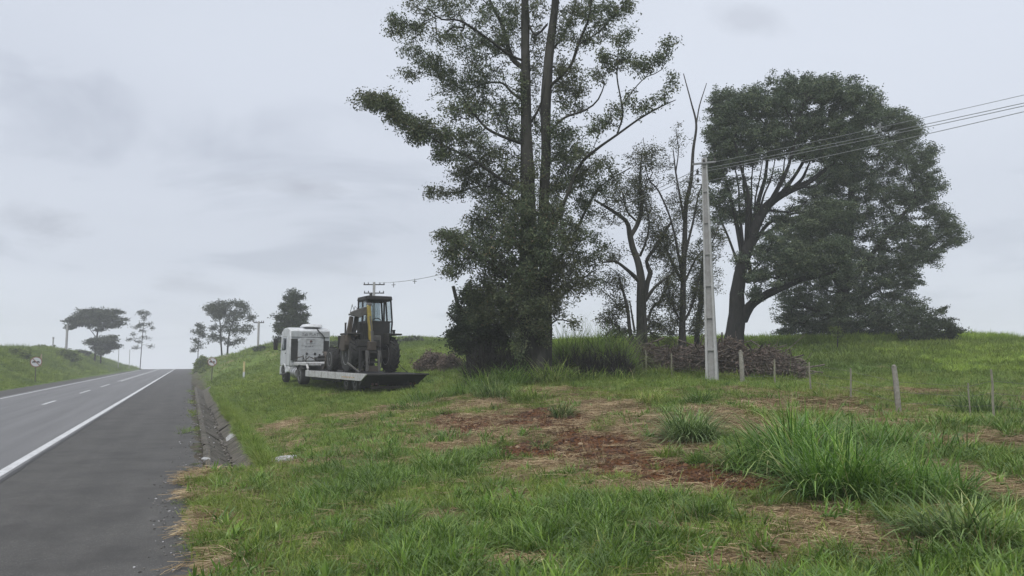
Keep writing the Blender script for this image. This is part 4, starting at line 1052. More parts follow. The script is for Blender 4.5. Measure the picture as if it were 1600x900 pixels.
# the big spreading trees on the right
def fan_limbs():
    g = np.random.default_rng(77); out = []
    for i, (bx0, by0, ex, ey) in enumerate(((1158, 425, 1116, 305), (1160, 410, 1128, 262), (1163, 400, 1146, 250), (1166, 395, 1162, 246), (1172, 382, 1180, 236), (1178, 365, 1192, 250), (1184, 350, 1212, 244), (1190, 338, 1226, 246),
                                            (1200, 322, 1240, 240), (1212, 312, 1252, 256), (1228, 302, 1268, 246), (1240, 296, 1284, 262), (1250, 292, 1300, 270), (1176, 372, 1240, 318), (1196, 328, 1262, 312))):
        dd = g.uniform(-1.6, 1.8); mx = (bx0 + ex) / 2 + g.uniform(-6, 6); my = (by0 + ey) / 2 + g.uniform(2, 14); w = g.uniform(4.5, 8)
        out.append([(bx0, by0, 0, w), (mx, my, dd * .5, w * .75), ((mx + ex) / 2 + g.uniform(-4, 4), (my + ey) / 2 + 3, dd * .8, w * .55), (ex, ey, dd, w * .3)])
    return out
make_tree('spreading_tree', 'broad tree with a leaning dark trunk and limbs fanning up behind the pole', 'tree', 46,
          [[(1143, 556, 0, 37), (1148, 520, 0, 31), (1152, 490, 0, 30), (1152, 460, 0, 26), (1156, 430, 0, 23), (1163, 405, 0, 20), (1172, 380, 0, 20), (1182, 350, 0, 19), (1200, 320, 0, 16), (1228, 300, .3, 14), (1262, 285, .6, 10), (1290, 265, .8, 6)],
           [(1160, 500, 0, 20), (1172, 478, -.5, 17), (1195, 462, -.9, 15), (1225, 448, -1.2, 13), (1255, 436, -1.4, 10), (1285, 430, -1.6, 7), (1320, 420, -1.8, 4)],
           [(1165, 405, 0, 10), (1160, 380, .5, 8), (1150, 345, .8, 7), (1142, 310, 1, 5), (1130, 270, 1.2, 3)],
           [(1172, 380, 0, 10), (1168, 345, -.5, 8), (1170, 310, -.8, 6), (1160, 270, -1, 5), (1150, 230, -1.2, 3)],
           [(1182, 350, 0, 10), (1185, 315, .6, 8), (1195, 280, 1, 6), (1200, 240, 1.2, 5), (1205, 200, 1.4, 3)],
           [(1195, 330, 0, 10), (1215, 295, -.6, 8), (1230, 265, -1, 6), (1240, 230, -1.2, 5), (1255, 190, -1.4, 3)],
           [(1218, 308, .1, 8), (1245, 270, .5, 6), (1262, 240, .8, 5), (1285, 200, 1, 3)],
           [(1168, 440, 0, 9), (1172, 425, -.8, 8), (1168, 400, -1, 7), (1175, 380, -1.2, 5)],
           [(1178, 440, -.5, 6), (1200, 432, -.9, 5), (1215, 436, -1.1, 4)],
           [(1172, 390, .2, 8), (1200, 350, .8, 6), (1235, 335, 1.2, 4), (1270, 330, 1.5, 2.5)]] + fan_limbs(),
          [(1130, 190, 22, 26, 50), (1150, 170, 30, 22, 56), (1190, 155, 34, 24, 72), (1235, 145, 36, 24, 76), (1280, 140, 36, 24, 76), (1325, 145, 30, 22, 54), (1355, 165, 26, 22, 40), (1140, 220, 28, 24, 56), (1180, 205, 34, 28, 76), (1225, 200, 34, 28, 76), (1270, 195, 34, 26, 66), (1310, 195, 34, 26, 60),
           (1125, 255, 18, 18, 26), (1160, 248, 28, 16, 30), (1205, 238, 30, 14, 26), (1250, 235, 30, 14, 24), (1130, 300, 18, 26, 22), (1140, 330, 22, 16, 20, .8), (1118, 340, 14, 26, 14), (1165, 300, 24, 20, 12), (1210, 280, 26, 14, 8), (1160, 340, 16, 14, 12, .5), (1195, 400, 20, 16, 24, -1), (1215, 380, 24, 18, 34, -1),
           (1240, 400, 30, 20, 50, -1.4), (1185, 430, 20, 12, 18, -1), (1180, 455, 14, 12, 12, -.9), (1215, 430, 24, 16, 26, -1.3), (1270, 410, 26, 20, 40, -1.6), (1235, 350, 30, 16, 26, .5), (1150, 400, 8, 12, 5, .3), (1300, 390, 26, 20, 40, -1.6), (1320, 410, 20, 14, 22, -1.8), (1215, 345, 20, 10, 10, 1), (1290, 235, 30, 22, 40, .6), (1330, 230, 26, 22, 36, .6), (1120, 275, 16, 22, 18), (1118, 165, 12, 18, 14), (1135, 150, 16, 12, 10), (1112, 250, 10, 30, 16), (1105, 310, 8, 26, 10), (1270, 240, 26, 16, 24), (1300, 330, 30, 24, 34, -.6), (1265, 345, 24, 18, 22, -.6), (1190, 330, 20, 18, 12, .8), (1110, 215, 10, 16, 12)],
          (B_dark, L_dense), (32, .42, (.07, .18), (.04, .09), .1, .5), seed=23, mult=2.0, tipr=.009, depth=1.0)
make_tree('dense_tree', 'large dense rounded tree at the right whose crown hangs down to the crop', 'tree', 52,
          [[(1310, 540, 0, 26), (1312, 500, 0, 24), (1318, 440, 0, 20), (1325, 380, 0, 16), (1330, 310, 0, 12), (1335, 240, 0, 8), (1340, 190, 0, 5)],
           [(1316, 460, 0, 12), (1360, 400, -.8, 9), (1400, 350, -1.2, 7), (1430, 310, -1.4, 4)], [(1314, 480, 0, 10), (1370, 450, .8, 8), (1430, 400, 1, 6), (1470, 370, 1.2, 4)], [(1316, 450, 0, 10), (1280, 400, -1, 8), (1260, 350, -1.2, 5)], [(1312, 500, 0, 9), (1260, 480, -1, 6), (1230, 480, -1, 4)]],
          [(1270, 300, 26, 20, 30), (1300, 280, 30, 22, 44), (1250, 330, 20, 16, 20), (1250, 375, 26, 24, 34), (1235, 420, 24, 24, 34), (1260, 400, 26, 24, 34), (1300, 350, 30, 24, 40), (1425, 198, 18, 14, 22), (1452, 240, 16, 16, 20), (1330, 250, 26, 20, 34), (1400, 190, 24, 16, 34), (1420, 215, 20, 20, 36), (1375, 180, 26, 18, 34), (1350, 220, 34, 26, 66), (1400, 245, 36, 26, 72), (1440, 262, 22, 20, 38), (1455, 290, 20, 20, 34), (1320, 270, 36, 26, 66), (1370, 290, 40, 28, 84), (1420, 310, 36, 26, 72), (1465, 330, 22, 18, 34), (1485, 355, 16, 16, 22), (1490, 375, 14, 10, 16),
           (1290, 320, 34, 24, 56), (1340, 340, 40, 28, 84), (1400, 360, 40, 28, 84), (1450, 375, 30, 22, 50), (1270, 360, 26, 20, 32), (1300, 380, 34, 26, 60), (1350, 400, 40, 28, 84), (1410, 405, 34, 22, 60), (1445, 400, 26, 14, 30), (1270, 430, 34, 26, 60), (1320, 440, 40, 28, 90), (1380, 440, 36, 26, 76), (1420, 440, 20, 18, 30),
           (1240, 470, 26, 26, 50), (1280, 480, 40, 28, 90), (1340, 485, 40, 28, 90), (1400, 485, 34, 24, 70), (1235, 500, 22, 12, 26), (1270, 508, 34, 10, 34), (1320, 508, 40, 12, 44), (1380, 508, 34, 12, 38), (1430, 480, 16, 20, 24), (1300, 522, 60, 8, 40, .5), (1370, 522, 40, 8, 30, .5), (1230, 518, 16, 7, 10)],
          (B_dark, L_dense), (32, .44, (.07, .18), (.04, .09), .1, .5), seed=29, mult=1.9, tipr=.009, depth=1.15)
make_tree('low_shrub', 'low spreading dark shrub trailing right from under the dense rounded tree', 'shrub', 50,
          [[(1448, 540, 0, 4), (1450, 520, 0, 3), (1455, 495, 0, 2)], [(1449, 530, 0, 3), (1480, 508, 0, 1.5)], [(1449, 530, 0, 3), (1425, 515, 0, 1.5)]],
          [(1440, 500, 16, 14, 20), (1460, 502, 22, 12, 30), (1440, 520, 26, 8, 34), (1465, 524, 26, 6, 26), (1420, 524, 20, 6, 20), (1480, 510, 22, 8, 26), (1470, 485, 20, 8, 10), (1495, 518, 12, 5, 8), (1420, 512, 20, 10, 20)],
          (B_dark, L_dark), (26, .42, (.10, .22), (.05, .09), .1, .5), seed=31)
make_tree('sapling', 'small leafy sapling standing in the crop beneath the dense rounded tree', 'sapling', 46,
          [[(1308, 540, 0, 3), (1309, 525, 0, 2.5), (1310, 508, 0, 1.5)]], [(1308, 522, 12, 7, 10), (1303, 514, 9, 5, 6)], (B_dark, L_bush), (16, .2, (.08, .16), (.04, .08), .1, .8), seed=33)

# far trees
make_tree('umbrella_tree', 'flat-topped dark tree standing on the bank across the road', 'tree', 150,
          [[(148, 556, 0, 3.2), (151, 530, 0, 2.6), (153, 512, 0, 2.2), (150, 500, 0, 1.4), (145, 490, 0, 1)], [(153, 515, 0, 1.6), (160, 500, 0, 1.2), (172, 490, 0, .8)], [(151, 528, 0, 1.6), (135, 508, 0, 1), (122, 500, 0, .6)], [(153, 512, 0, 1.4), (157, 498, .5, 1)]],
          [(125, 500, 16, 5, 34), (142, 490, 18, 6, 42), (160, 490, 16, 6, 40), (118, 508, 10, 4, 14), (180, 487, 12, 2, 12), (172, 497, 16, 5, 34), (140, 503, 16, 5, 34), (185, 505, 8, 4, 14), (112, 512, 7, 3, 7), (175, 510, 9, 3, 12), (162, 508, 12, 4, 16), (155, 515, 6, 2, 6)],
          (B_dark, L_far), (26, 1.0, (.25, .5), (.14, .26), 0, .4), seed=41, tipr=.03, depth=1.1, group='far trees on the bank across the road')
make_tree('bushy_tree', 'low dark spreading tree directly under the flat-topped one', 'tree', 148,
          [[(158, 556, 0, 2.4), (158, 545, 0, 2), (160, 535, 0, 1)]], [(150, 533, 14, 4, 26), (165, 532, 14, 5, 34), (178, 540, 10, 4, 20), (160, 543, 14, 4, 26), (172, 527, 8, 2, 8), (160, 551, 9, 4, 14), (140, 534, 6, 3, 7)],
          (B_dark, L_far), (26, .95, (.25, .5), (.14, .26), 0, .45), seed=43, tipr=.03, depth=1.1, group='far trees on the bank across the road')
make_tree('slim_tree', 'slim see-through tree on the bank nearest the road crest', 'tree', 175,
          [[(219, 570, 0, 1.6), (221, 545, 0, 1.4), (223, 520, 0, 1.2), (225, 500, 0, .8), (224, 488, 0, .5)], [(222, 530, 0, .7), (210, 528, 0, .4)], [(223, 515, 0, .7), (234, 508, 0, .4)]],
          [(219, 488, 4, 3, 8), (227, 489, 6, 3, 10), (224, 496, 6, 2, 6), (213, 511, 6, 3, 9), (220, 506, 6, 2, 6), (233, 506, 5, 2, 6), (237, 513, 5, 1.5, 4), (208, 522, 6, 2, 5), (228, 527, 7, 2, 5), (206, 531, 5, 2, 6), (213, 534, 5, 2, 4), (209, 543, 5, 1.5, 4), (236, 541, 4, 1.5, 3), (221, 516, 5, 2, 5)],
          (B_dark, L_far), (13, .75, (.2, .42), (.10, .2), .2, .7), seed=47, tipr=.02, group='far trees on the bank across the road')
make_tree('far_gum_tree', 'airy far tree with two bare stems on the slope right of the road crest', 'tree', 132,
          [[(347, 560, 0, 3), (345, 530, 0, 2.6), (344, 505, 0, 2), (340, 485, 0, 1.2)], [(355, 558, .3, 3), (357, 530, .3, 2.6), (362, 508, .3, 2), (372, 490, .3, 1.2), (376, 480, .3, .6)], [(345, 520, 0, 1.2), (330, 510, 0, .8)], [(358, 525, 0, 1.2), (380, 510, 0, .8), (395, 498, 0, .5)]],
          [(330, 480, 9, 6, 26), (343, 478, 12, 6, 36), (340, 492, 12, 8, 36), (352, 485, 10, 8, 20), (362, 474, 12, 3, 14), (375, 475, 10, 5, 20), (378, 487, 12, 7, 26), (365, 495, 12, 8, 24), (390, 496, 9, 4, 12), (330, 512, 9, 3, 9), (333, 527, 8, 5, 14), (350, 510, 10, 8, 18), (368, 515, 12, 8, 20), (384, 515, 10, 6, 12), (362, 535, 10, 6, 9), (376, 530, 10, 5, 8), (345, 530, 8, 5, 8)],
          (B_dark, L_far), (16, .8, (.2, .42), (.10, .19), .3, .8), seed=53, tipr=.025)
make_tree('small_tree', 'small thin tree at the left edge of the slope beside the road crest', 'tree', 135,
          [[(309, 562, 0, 1.6), (310, 540, 0, 1.3), (312, 520, 0, .9), (314, 508, 0, .5)]],
          [(313, 510, 7, 4, 14), (308, 517, 7, 4, 12), (317, 522, 6, 4, 9), (306, 533, 6, 5, 7), (315, 537, 6, 5, 6), (304, 545, 5, 4, 5)],
          (B_dark, L_far), (13, .7, (.2, .42), (.10, .19), .3, .8), seed=57, tipr=.02)
make_tree('conifer_tree', 'dark dense conical tree rising behind the white lorry cab', 'tree', 96,
          [[(458, 560, 0, 4.5), (458, 520, 0, 4), (458, 490, 0, 2.5), (457, 462, 0, 1)]],
          [(457, 458, 5, 4, 7), (448, 464, 5, 4, 8), (468, 464, 6, 3, 9), (457, 470, 10, 6, 24), (446, 478, 8, 5, 14), (470, 480, 10, 5, 18), (458, 485, 14, 8, 44), (440, 496, 9, 5, 18), (476, 492, 6, 4, 9), (458, 500, 18, 8, 54), (440, 510, 10, 6, 22), (472, 506, 8, 6, 20), (436, 518, 7, 3, 9), (458, 516, 20, 8, 54), (480, 514, 7, 4, 10), (462, 530, 22, 8, 50), (437, 530, 6, 5, 8)],
          (B_dark, L_dark), (24, .55, (.16, .32), (.08, .16), .0, .8), seed=61, tipr=.02, depth=1)

# bushes: a stemmed mound of leaves
def bush(px, py, d, rx, ry, label, leafm, barkm=B_dark, seed=1, n=60, leaf=(28, .3, (.08, .17), (.05, .09), .1, .8), name='bush', cat='bush', group=None, pts=None):
    g = np.random.default_rng(seed)
    x0, y0, z0 = ground_at(px, py, d); _, pyb = proj(np.array([x0, y0, z0])); pyb = float(pyb)
    sk = [[(px, pyb + 1, 0, max(2, rx * .12)), (px + g.normal(0, 2), pyb - ry * .5, 0, max(1.5, rx * .07)), (px + g.normal(0, 3), pyb - ry * 1.1, 0, 1)]]
    bl = pts or [(px + g.normal(0, rx * .25), pyb - ry * (.5 + .9 * g.random()), rx * .62, ry * .5, n // 5) for _ in range(5)] + [(px, pyb - ry * .45, rx, ry * .45, n)]
    return make_tree(name, label, cat, d, sk, bl, (barkm, leafm), leaf, group=group, seed=seed, tipr=.01, depth=1)
bush(677, 560, 45, 24, 17, 'rounded dead-brown bush on the slope right of the lorry tail', L_dry, seed=71, n=120)
bush(705, 556, 43, 18, 13, 'smaller dead-brown bush between the round bush and the stump', L_dry, seed=72, n=80)
bush(317, 574, 122, 10, 13, 'yellow-green bush on the corner of the slope at the road crest', L_bush, seed=73, n=110, leaf=(26, .5, (.25, .5), (.15, .25), .1, .8))
bush(327, 572, 112, 9, 6, 'low green bush behind the sign right of the road', L_bush, seed=74, n=50, leaf=(26, .5, (.25, .5), (.15, .25), .1, .8))
bush(407, 548, 98, 9, 3, 'small dark bush at the foot of the far pole', L_dark, seed=75, n=30, leaf=(22, .35, (.2, .4), (.12, .2), .1, .8))
bush(100, 558, 120, 17, 8, 'dark rounded bush on the bank below the left poles', L_bush, seed=76, n=130, leaf=(26, .5, (.25, .5), (.15, .25), .1, .8))
bush(28, 572, 95, 14, 7, 'brownish shrub on the bank behind the left sign', L_bush, seed=77, n=80, leaf=(24, .4, (.2, .42), (.12, .2), .1, .8))
bush(60, 552, 130, 16, 4, 'scrubby low bush on the left skyline', L_bush, seed=78, n=50, leaf=(24, .5, (.25, .5), (.15, .25), .1, .8))
bush(125, 550, 150, 12, 3, 'low scrub between the poles and the flat-topped tree', L_far, seed=79, n=40, leaf=(24, .5, (.25, .5), (.15, .25), .1, .8))
bush(1046, 556, 43, 20, 9, 'low green bush between the lopped tree and the bare tree', L_bush, seed=80, n=60)
bush(945, 560, 40, 16, 16, 'leafy bush behind the cane thicket left of the lopped tree', L_dark, seed=81, n=50)
bush(1023, 535, 44, 16, 12, 'small leafy bush right of the lopped tree trunk', L_bush, seed=82, n=36)
for px, py, d, rx, ry, s in ((520, 536, 84, 22, 4, 91), (560, 534, 84, 20, 4, 92), (640, 533, 80, 18, 3, 93), (485, 538, 88, 14, 4, 94)):
    bush(px, py, d, rx, ry, ['low scrub on the skyline behind the lorry deck', 'low scrub on the skyline behind the digger cab', 'low scrub on the skyline right of the digger', 'low scrub on the skyline just right of the lorry cab'][s - 91], L_far, seed=s, n=40, leaf=(24, .4, (.2, .42), (.12, .2), .1, .8), group='scrub on the middle skyline')

# brush pile of cut twigs and dead leaves under the middle trees
def brush_pile():
    g = np.random.default_rng(101); root = thing('brush_pile', 'long heap of dead brown twigs and leaves behind the fence and the pole foot', 'brush pile')
    n_ = 3200; t = g.random(n_); px = 990 + 262 * t; prof = np.interp(px, [985, 1010, 1060, 1110, 1150, 1200, 1230, 1255], [.8, 1.25, 1.15, 1.3, 1.2, 1.05, .7, .15]) * (.75 + .5 * vnoise(px * .035 + 5, px * 0 + 3))
    d = 36.2 - 3.0 * t + g.uniform(-.9, 1.0, n_); X = (px - 800) / FPX * d; Z0 = height(X, d)
    depth_f = 1 - ((d - (36.2 - 3 * t)) / 1.3) ** 2
    Z = Z0 + prof * np.clip(depth_f, .1, 1) * g.random(n_) ** .6 * (.8 + .35 * vnoise(px * .05, px * 0))
    C = np.stack([X, d, Z], -1); root.location = (float(X.mean()), 35, float(Z0.mean())); off = -np.array(root.location)
    D = g.normal(0, 1, (n_, 3)) * np.array([1, 1, .45]); D /= np.linalg.norm(D, axis=1, keepdims=True); l = g.uniform(.2, 1.3, n_)[:, None]
    V, F = frusta(C - D * l * .5, C + D * l * .5, g.uniform(.006, .02, n_), g.uniform(.003, .008, n_), 4)
    link('twig', np_mesh('twig', V + off, F), B_twig, root)['kind'] = 'stuff'
    k_ = g.random(n_) < .06; l2 = g.uniform(1.0, 2.6, int(k_.sum()))[:, None]; C2 = C[k_] + np.array([0, 0, .1]); D2 = D[k_]
    V, F = frusta(C2 - D2 * l2 * .5, C2 + D2 * l2 * .5, g.uniform(.018, .045, len(C2)), g.uniform(.006, .015, len(C2)), 5)
    link('dead_branch', np_mesh('dead_branch', V + off, F), B_twig, root)['kind'] = 'stuff'
    V, F, r = leaf_faces(C, 13, .22, (.09, .2), (.05, .1), g, .1, .8)
    link('dead_leaves', np_mesh('dead_leaves', V + off, F, {'rnd': ('FACE', r)}), L_dry, root)['kind'] = 'stuff'
brush_pile()

# big grass clumps, each a plant of its own

M_pale = leaf_mat('pale_bluish_blades', [(0, (.06, .105, .032)), (.4, (.13, .21, .060)), (.85, (.24, .34, .11)), (1, (.34, .40, .18))], .3, .6)
def clump(px, py, d, n_, br, ln, wd, mat, label, seed, lean=(.05, .9), droop=(.5, 1.9), name='grass_clump', cat='grass clump', seg=6, stems=0, power=.7):
    if d < 27: x, y = (float(q) for q in to_world(px, py)); z = hz(x, y)
    else: x, y, z = ground_at(px, py, d)
    V, F, r = blades(n_, br, ln, wd, lean, droop, seg, seed, power=power)
    if stems:
        V2, F2, r2 = blades(stems, br, (ln[1] * .9, ln[1] * 1.25), (wd[0] * .5, wd[0] * .7), (0, .25), (.05, .3), seg, seed + 1, power=power)
        F = np.vstack([F, F2 + len(V)]); V = np.vstack([V, V2]); r = np.concatenate([r, r2])
    o = link(name, np_mesh(name, V, F, {'rnd': ('FACE', r)}), mat, loc=(x, y, z - .02))
    return tag(o, label, cat, 'big grass clumps on the cleared ground' if cat == 'grass clump' else None)
clump(1080, 690, 18.3, 760, .42, (.6, 1.15), (.014, .034), M_pale, 'rounded clump of bluish arching grass alone on the bare earth', 501)
clump(1092, 632, 23.5, 260, .34, (.45, .75), (.014, .028), M_broad, 'dark green clump just behind the rounded bluish one', 502)
clump(1020, 632, 24, 300, .45, (.45, .8), (.012, .026), M_turf, 'yellowish green clump left of the pole foot', 503)
clump(878, 652, 21.5, 300, .26, (.4, .75), (.012, .026), M_blue, 'bluish clump at the top edge of the red earth', 504)
clump(846, 700, 17.2, 90, .2, (.25, .5), (.010, .02), M_blue, 'sparse pale clump in the middle of the red earth', 505, lean=(.2, 1.1))
clump(1042, 716, 16.2, 150, .22, (.25, .5), (.010, .02), M_turf, 'small fresh green clump on the lower edge of the straw', 506)
clump(952, 665, 20.2, 130, .4, (.2, .42), (.012, .022), M_turf, 'low wide green clump between straw patches', 507)
clump(1240, 732, 14.8, 700, .6, (.85, 1.6), (.014, .038), M_lush, 'tallest grass clump with upright blades right of the bare earth', 508, lean=(0, .8), stems=22, droop=(.7, 2.3))
clump(1185, 735, 15.0, 420, .55, (.4, .85), (.014, .034), M_lush, 'grass clump forming the left flank of the big thicket', 509)
clump(1310, 775, 14.0, 760, .65, (.75, 1.4), (.014, .038), M_lush, 'middle clump of the thicket overhanging a dark hollow', 510, stems=10)
clump(1375, 780, 13.7, 640, .6, (.5, .95), (.016, .030), M_lush, 'right hand clump of the thicket with pale drooping tips', 511, stems=8)
clump(1440, 775, 14.0, 460, .6, (.5, 1.0), (.012, .028), M_lush, 'low clump tapering off the right end of the thicket', 512)
clump(1150, 730, 15.5, 150, .4, (.25, .55), (.010, .022), M_turf, 'low tuft in front of the thicket left end', 513)
clump(1500, 850, 9.8, 300, .36, (.55, 1.05), (.014, .030), M_blue, 'sprawling bluish clump with long flattened leaves near the right edge', 514, lean=(.3, 1.1))
clump(1570, 855, 9.5, 260, .4, (.4, .8), (.012, .028), M_broad, 'dense clump at the right edge of the straw track', 515)
clump(1440, 830, 10.2, 160, .3, (.35, .75), (.012, .026), M_blue, 'leaning bluish tuft between the straw track and the thicket', 516, lean=(.4, 1.2))
clump(1530, 650, 19.0, 380, .5, (.6, 1.05), (.012, .026), M_blue, 'dark bushy clump behind the wooden post at right', 517, lean=(0, .6))
clump(1590, 650, 19.0, 200, .4, (.4, .8), (.012, .026), M_broad, 'clump at the fence line by the right edge', 518)
clump(1545, 722, 15.4, 180, .5, (.25, .5), (.012, .022), M_turf, 'low green clump on the pale cut grass at right', 519)
clump(1590, 745, 14.2, 180, .45, (.3, .55), (.012, .024), M_broad, 'green clump at the right edge behind the straw patch', 520)
clump(690, 735, 15.0, 260, .5, (.35, .65), (.012, .026), M_broad, 'arching clump left of the red earth', 521)
clump(775, 622, 25.5, 420, .8, (.6, 1.1), (.014, .03), M_blue, 'tall bluish clump at the left foot of the tall tree', 522)
clump(730, 610, 28.0, 300, .8, (.5, .9), (.014, .03), M_broad, 'weedy clump between the lorry tail and the tall tree', 523)
clump(640, 640, 24.5, 260, .7, (.35, .7), (.014, .028), M_broad, 'weeds in front of the lorry tail', 524)
clump(670, 622, 27.5, 300, .9, (.5, .85), (.014, .028), M_broad, 'tall weeds right of the lorry ramp', 525)
clump(830, 626, 26.5, 300, .7, (.4, .8), (.014, .028), M_turf, 'grass clump growing in front of the tall trunk', 526)

def thicket(name, label, px0, px1, d0, dd, n_, ln, seed, mat, dead=0.0, cat='cane thicket'):
    g = np.random.default_rng(seed); 
    px = g.uniform(px0, px1, n_); d = d0 + g.uniform(-dd, dd, n_)
    x = (px - 800) / FPX * d; z = height(x, d); c0 = np.array([x.mean(), d0, z.mean()])
    b = 0; Vs = []; Fs = []; Rs = []
    for i in range(n_):
        k = (.6 + .6 * g.random()) * min(1, 4 * min((px[i] - px0), (px1 - px[i])) / (px1 - px0) + .45)
        V, F, r = blades(22, .1, (ln[0] * k, ln[1] * k), (.018, .04), (0, .25), (.3, 2.3), 6, int(g.integers(1e9)))
        V = V + np.array([x[i], d[i], z[i]]) - c0; Vs.append(V); Fs.append(F + b); Rs.append(r * .6 + .4 * g.random()); b += len(V)
    o = link(name, np_mesh(name, np.vstack(Vs), np.vstack(Fs), {'rnd': ('FACE', np.concatenate(Rs))}), mat, loc=tuple(c0))
    return tag(o, label, cat)
M_cane = leaf_mat('tall_cane_leaves', [(0, (.05, .08, .022)), (.3, (.11, .18, .034)), (.65, (.22, .32, .065)), (.9, (.32, .38, .12)), (1, (.38, .32, .20))], .35, .3)
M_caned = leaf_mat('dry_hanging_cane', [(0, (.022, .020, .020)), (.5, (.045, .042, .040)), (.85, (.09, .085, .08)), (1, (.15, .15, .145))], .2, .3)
thicket('cane_thicket', 'tall green cane thicket standing right of the twin-stemmed trunk', 862, 992, 32.5, 1.3, 150, (1.2, 2.6), 601, M_cane)
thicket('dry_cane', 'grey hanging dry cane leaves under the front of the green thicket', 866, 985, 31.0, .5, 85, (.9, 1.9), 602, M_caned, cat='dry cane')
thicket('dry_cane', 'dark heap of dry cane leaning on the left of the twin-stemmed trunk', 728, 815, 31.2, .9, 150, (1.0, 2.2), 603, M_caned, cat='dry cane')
clump(1280, 700, 16.2, 420, .7, (.6, 1.15), (.014, .030), M_lush, 'clump filling the back of the thicket behind its tallest blades', 527)
clump(1370, 700, 15.8, 420, .7, (.5, 1.0), (.014, .030), M_lush, 'clump at the back of the thicket towards the leaning post', 528)

# growth round the foot of the big trunk and along the brush pile
clump(805, 600, 29.0, 380, .7, (.7, 1.35), (.016, .036), M_broad, 'weeds hiding the left foot of the twin-stemmed trunk', 541)
clump(862, 603, 29.0, 380, .7, (.7, 1.4), (.016, .036), M_cane, 'weeds hiding the right foot of the twin-stemmed trunk', 542)
clump(760, 605, 29.5, 380, .9, (.7, 1.3), (.016, .036), M_broad, 'tall weeds in front of the dark dry cane heap', 543)
clump(910, 606, 30.0, 420, .9, (.3, .75), (.016, .036), M_cane, 'light green weeds along the front of the cane thicket, left half', 544)
clump(965, 606, 30.3, 420, .9, (.3, .8), (.016, .036), M_cane, 'light green weeds along the front of the cane thicket, right half', 545)
for i, (px, d, h, lb) in enumerate(((1085, 34.2, .7, 'low weeds on the brush pile just left of the pole foot'), (1135, 33.0, .6, 'low weeds between the pole foot and the stout post'), (1225, 31.5, .7, 'low weeds at the right end of the brush pile'), (1030, 33.5, .8, 'low weeds before the left half of the brush pile'))):
    clump(px, 600, d, 200, .6, (h * .5, h), (.014, .03), M_far, lb, 550 + i)

clump(1455, 705, 16.5, 320, .8, (.35, .8), (.012, .028), M_lush, 'lower clump joining the thicket to the pale cut grass at right', 560)
clump(700, 690, 18.5, 260, .6, (.25, .55), (.012, .026), M_lush, 'low lush clump left of the red earth, middle one of three', 561)
clump(600, 700, 17.8, 300, .8, (.25, .5), (.012, .024), M_lush, 'wide low clump in the grass between the drain and the red earth', 562)
clump(540, 715, 17.4, 260, .8, (.22, .42), (.012, .024), M_broad, 'wide darker clump nearest the end of the drain', 563)
# ------------------------------------------------------------------ vehicles
C_white = surf('cab_white_paint', (.50, .52, .54), .45, var=.12, scale=2, dirt=(.25, .24, .22), dirt_amt=.45)
C_panel = surf('cab_back_panel', (.38, .40, .415), .6, var=.12, scale=3, dirt=(.24, .23, .22), dirt_amt=.5)
C_rail = surf('deck_side_rail', (.46, .47, .48), .6, var=.18, scale=4, dirt=(.22, .19, .15), dirt_amt=.6)
C_black = surf('chassis_black', (.012, .013, .014), .75, var=.3, scale=4, dirt=(.04, .034, .028), dirt_amt=.35)
C_rubber = surf('tyre_rubber', (.013, .014, .015), .9, var=.3, scale=5, dirt=(.045, .038, .03), dirt_amt=.3)
C_rim = surf('wheel_rim', (.30, .31, .32), .5, .3, .2, 6, (.1, .08, .06), .6)
C_alu = surf('tank_metal', (.42, .43, .44), .35, .6, .15, 4, (.15, .14, .12), .5)
C_glass = surf('window_glass', (.035, .045, .055), .08, 0, .1, 1)
C_grime = surf('machine_grime', (.018, .019, .020), .75, var=.35, scale=3, dirt=(.050, .042, .032), dirt_amt=.4, bump=.3)
C_brown = surf('rusty_brown_steel', (.058, .047, .036), .8, var=.35, scale=4, dirt=(.055, .045, .038), dirt_amt=.7, bump=.3)
C_grey = surf('worn_grey_steel', (.12, .12, .118), .65, var=.3, scale=4, dirt=(.07, .06, .05), dirt_amt=.6)
C_yel = surf('faded_yellow_paint', (.40, .31, .06), .6, var=.2, scale=4, dirt=(.14, .11, .06), dirt_amt=.55)
C_ink = surf('dark_lettering', (.10, .10, .11), .6, var=.1)
C_red = surf('red_lens', (.06, .012, .01), .3, var=.1)
C_amber = surf('amber_lens', (.5, .2, .02), .3, var=.1)
def clear_glass():
    m, t = new_mat('cab_glazing'); n = NT(t)
    tr = n.n('ShaderNodeBsdfTransparent'); tr.inputs[0].default_value = (.80, .84, .85, 1)
    gl = n.n('ShaderNodeBsdfGlossy'); gl.inputs['Roughness'].default_value = .05
    mx = n.n('ShaderNodeMixShader'); mx.inputs[0].default_value = .12
    n.L.new(tr.outputs[0], mx.inputs[1]); n.L.new(gl.outputs[0], mx.inputs[2]); n.L.new(mx.outputs[0], n.out.inputs[0]); n.N.remove(n.bsdf); return m
C_clear = clear_glass()
